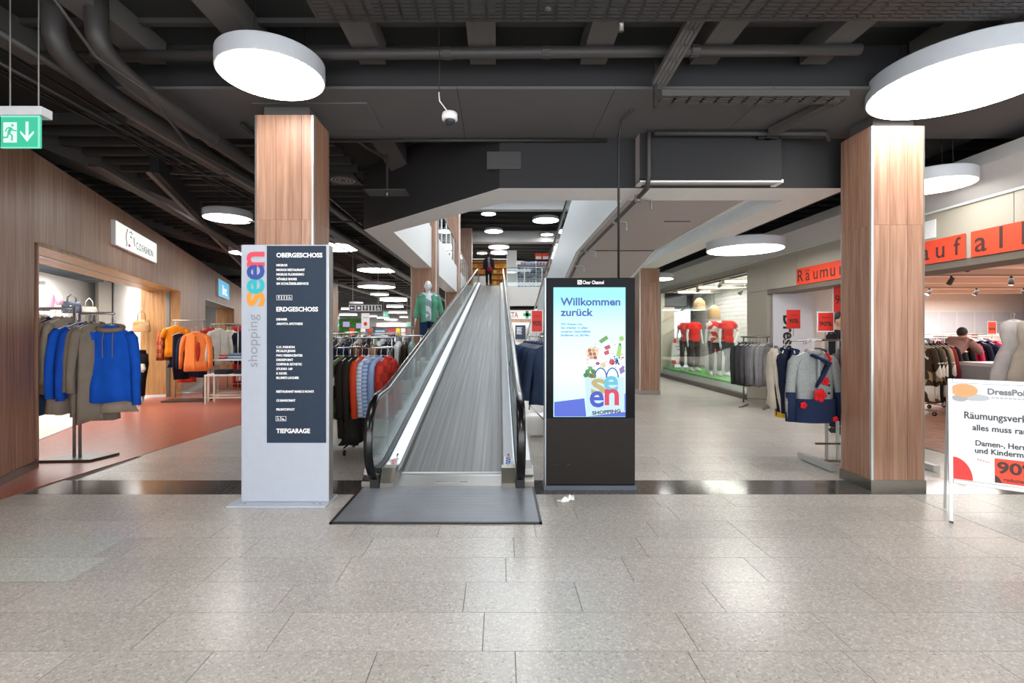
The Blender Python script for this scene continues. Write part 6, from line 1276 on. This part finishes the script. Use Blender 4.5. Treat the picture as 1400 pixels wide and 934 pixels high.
for x in (-1.3, -.15, 1.0): MB().box(x-.02, x+.02, -.2, .2, 0, 2.1).build('upright', 'white_paint', og)
MB().box(-1.4, 1.05, -.25, .25, 2.1, 2.16).build('canopy', 'white_paint', og)
for k in range(5):
    for j in range(11):
        o = MB().box(-.08, .08, -.1, .1, 0, rnd.uniform(.16, .28)).build('package', fabric(rnd.choice(['#d98a2e', '#e0a845', '#c2702a', '#e8c26a', '#b5552a']))); o.location = (-.55-1.17+j*.205, 31.0, UZ+.03+.181+k*.36); tag(o, 'orange or yellow package on %s board of the upstairs shelf, %s from left' % (ORD[k], ORD[j]), 'package', 'packages on the upstairs shelf')
o = MB().box(0, .58, 0, .58, 0, 2.42).build('display_column', 'white_paint'); o.location = (.44, 29.2, UZ+.03); tag(o, 'plain white square column upstairs right of the walking person', 'column')
t = thing('shoe_wall', 'white wire shelf wall of shoes upstairs behind the glass balustrade', 'shelf', (1.1, 30.6, UZ+.03))
MB().box(0, 2.4, .3, .34, 0, 2.0).build('back_panel', mat('shoe_back', '#9fb0c4', .5), t)
for k in range(6): MB().box(0, 2.4, 0, .3, .35+k*.28, .365+k*.28).build('shelf_board', 'white_paint', t)
for x in (0, 1.18, 2.4): MB().box(x-.02, x+.02, 0, .3, 0, 2.0).build('upright', 'white_paint', t)
shm = MB().tube([(0, .12, .05), (0, .02, .045), (0, -.08, .03), (0, -.13, .025)], [(.035, .05), (.038, .04), (.036, .028), (.02, .015)], 8, up=(0, 0, 1)).mesh('shoe', 'white_paint', True)
for k in range(6):
    for j in range(12):
        o = inst(shm, 'shoe', None, (1.22+j*.19+(j > 5)*.04, 30.75, UZ+.03+.366+k*.28), mats=[fabric(rnd.choice(['#23242a', '#8c2f3a', '#2f4a7a', '#c9c9cc', '#5a3a3a', '#3a6ea5']))], sc=(1.4, 1.2, 1.6)); tag(o, 'shoe on %s board of the shoe wall, %s from left' % (ORD[k], ORD[j]), 'shoe', 'shoes on the upstairs wall')
for k in range(2):
    o = MB().box(0, .40, 0, .02, 0, .38).build('hanging_card', 'orange_print'); o.location = (2.2+k*.44, 30.2, 5.95); tag(o, ('left', 'right')[k]+' orange hanging card above the shoe wall', 'sign'); q = MB().box(.03, .37, -.004, -.001, .03, .20).build('printed_shape', 'white_print', o); MB().tube([(.2, .01, .38), (.2, .01, 1.2)], .006, 5).build('cord', 'cable_black', o)
o = MB().box(0, .5, 0, .03, 0, .8).build('notice_board', 'white_plastic'); o.location = (-1.25, 28.5, UZ+.03); tag(o, 'small white notice stand left of the walking person upstairs', 'sign')
# ================================================================ FAR GROUND FLOOR
def hsign(x0, x1, y, z0_, z1_, label, n=5):
    t = thing('hanging_sign', label, 'sign', (x0, y, z0_)); w_ = x1-x0; h = z1_-z0_; p = MB().box(0, w_, 0, .04, 0, h).build('panel', mat('sign_dark', '#3d3f44', .5), t)
    a = h*.34
    for k in range(n):
        cx, cz = w_*(k+.5)/n, h*.52; q = MB(); q.box(cx-a, cx+a, -.004, 0, cz-a, cz+a, 1).box(cx-a*.85, cx+a*.85, -.005, 0, cz-a*.85, cz+a*.85, 0)
        if k == 0: q.prism([(cx-a*.7, cz), (cx-a*.1, cz+a*.5), (cx-a*.1, cz-a*.5)], -.007, -.005, 1, 'y'); q.box(cx-a*.1, cx+a*.6, -.007, -.005, cz-a*.15, cz+a*.15, 1)
        elif k == 1: q.ball((cx, -.006, cz), (a*.5, .002, a*.5), 12, 4, 1)
        elif k < 4: man(q, cx, cz, a/.02, -.007, 1, k == 2)
        else: wheelchair(q, cx, cz, a/.02, -.007, 1)
        q.build('pictogram', ['sign_dark', 'white_print'], p)
    for x in (.1, w_-.1): MB().tube([(x, .02, h), (x, .02, 3.66-z0_)], .006, 5).build('suspension_rod', 'steel', t)
hsign(px_at(477, 13), px_at(522, 13), 13, 1.97, 2.21, 'dark hanging sign with five white toilet pictograms in the clothes hall')
t = thing('hanging_poster', 'white hanging card with red mark below the pictogram sign', 'sign', (px_at(494, 12.6), 12.6, 1.54)); MB().box(0, .21, 0, .01, 0, .40).build('card', 'white_print', t); MB().ball((.105, -.002, .13), (.045, .004, .05), 10, 6).build('printed_shape', 'red_print', t); MB().box(.04, .17, -.003, 0, .28, .295).build('lettering', 'print_grey2', t); MB().tube([(.105, .005, .4), (.105, .005, 2.1)], .003, 4).build('cord', 'cable_black', t)
exit_sign(px_at(531, 20), 20, 2.26, .22, .16, 'small green exit sign right of the pictogram sign in the clothes hall', top=3.6)
exit_sign(px_at(562, 28), 28, 1.98, .26, .18, 'distant small green exit sign beside the near oak pillar', top=3.6)
exit_sign(px_at(463, 24), 24, 2.1, .22, .5, 'distant tall green sign just right of the directory', top=3.6)
YB = 47.6
def bp(name, px0, px1, py0, py1, m, label, cat, d=.1, Y=YB):
    o = MB().box(px_at(px0, Y), px_at(px1, Y), Y-d, Y, 1.44+(455-py1)/670*Y, 1.44+(455-py0)/670*Y).build(name, m); return tag(o, label, cat)
gw = bp('plant_wall', 465, 495, 436.5, 473, mat('moss', '#40602a', .9, var=.6, scale=6), 'green planted wall at the far end of the clothes hall', 'plant wall'); 
q = MB()
for k in range(900):
    x = rnd.uniform(px_at(465, YB), px_at(495, YB)); z = rnd.uniform(.5, 2.75); s = rnd.uniform(.06, .14); q.add([(x-s, YB-.12, z), (x, YB-.25, z+s), (x+s, YB-.12, z), (x, YB-.2, z-s)], [(0, 1, 2, 3)])
o = q.build('foliage', 'leaf_green', gw); o['kind'] = 'stuff'
LIL = emis('screen_lilac', '#b9a6dc', .9)
bp('wall_screen', 469, 478, 440, 447, 'screen_lilac', 'lilac screen on the far planted wall, left one', 'screen', .05, 47.1); bp('wall_screen', 487, 494, 442, 449, 'screen_lilac', 'lilac screen on the far planted wall, right one', 'screen', .05, 47.1)
bp('bright_doorway', 455, 462, 436, 473, emis('door_glow', '#eef0f2', .9), 'bright glazed doorway at the far left end of the clothes hall', 'doorway')
bp('storefront', 529, 556, 447, 473, emis('shop_red_glow', '#d23a34', .7), 'red lit shop front at the far end of the clothes hall', 'storefront')
bp('storefront', 499, 527, 450, 473, mat('far_blue', '#3b4d6e', .5), 'dark blue shop front at the far end of the clothes hall', 'storefront')
bp('wall_screen', 512, 526, 452, 462, emis('screen_cyan', '#bfe3f4', .9), 'pale blue screen in the far blue shop front', 'screen', .05, 47.3)
bp('storefront', 534, 539, 451, 460, emis('shop_pink_glow', '#d01a6a', .7), 'magenta panel in the far red shop front', 'panel', .05, 47.3)
bp('fascia_band', 515, 556, 441.5, 448, mat('fascia_pale', '#c9c4c0', .6), 'pale fascia band above the far shop fronts', 'fascia', .12, 47.4)
for k, (px, c) in enumerate(((482, '#c93a34'), (497, '#d8d5d0'), (506, '#b8442f'), (545, '#e2c33c'), (552, '#e8e0d8'))):
    bp('sale_stand', px-2.5, px+2.5, 449, 464, fabric(c), 'small distant promotion stand, %s from left at the end of the hall' % ORD[k], 'stand', .3, 40-k)
# pharmacy front behind the moving walk
ph_ = thing('pharmacy_front', 'pharmacy front with oak header and green cross sign behind the walk', 'shop front', (-1.5, 33, 0))
MB().box(0, 4.9, 0, .2, 2.20, 3.0).build('header', 'oak', ph_); MB().box(0, 4.9, .1, .25, 0, 2.2).build('wall_unit', 'white_wall', ph_)
sp_ = MB().box(1.1, 4.0, -.08, 0, 2.35, 2.95).build('sign_panel', emis('sign_panel_glow', '#f2f2ee', .95), ph_)
text('AMAVITA', .52, sp_, (1.2, -.085, 2.46), mat('sign_maroon', '#7a2a3a', .5), width=1.55, bold=.006)
MB().box(3.25, 3.45, -.10, -.08, 2.40, 2.90).box(3.10, 3.60, -.10, -.08, 2.55, 2.75).build('cross', mat('cross_green', '#1d7a4c', .5), sp_)
bdn = MB().box(2.55, 3.25, -.1, -.05, 1.0, 1.95).build('notice', 'sign_navy', ph_)
for k in range(5): MB().box(2.65, 3.0-.05*(k % 2), -.105, -.1, 1.75-k*.1, 1.78-k*.1).build('lettering', 'white_print', bdn)
for k in range(7): MB().box(3.4, 4.8, -.2, .1, .3+k*.26, .32+k*.26).build('shelf_board', 'white_plastic', ph_)
# fill lights added to brighten boutique, far hall and upper floor; then the skylight
o = alight(-8.05, 9.05, 2.66, 1.3, 4.6, 150, (1, .97, .93), (0, 0, LANG-PI/2)); alight(-10.6, 15.6, 2.7, 2, 4, 70)  # added fills over the two left shops, no fixtures there
alight(-6.0, 27, 3.5, 7, 12, 500, (1, .98, .95), name='hall_fill_light'); alight(-11, 40, 3.5, 12, 12, 700, (1, .98, .95), name='hall_fill_light'); alight(0, 31.5, 2.9, 5, 2, 160, name='hall_fill_light')  # fills added to lift the dark far hall and pharmacy front
alight(0, 34, 6.9, 9, 8, 500, (1, .98, .95), name='upper_fill_light')  # added fill without a fixture, brightens the upper floor
alight(.9, 13.5, 7.35, 4.2, 14, 460, (.80, .90, 1), name='skylight')
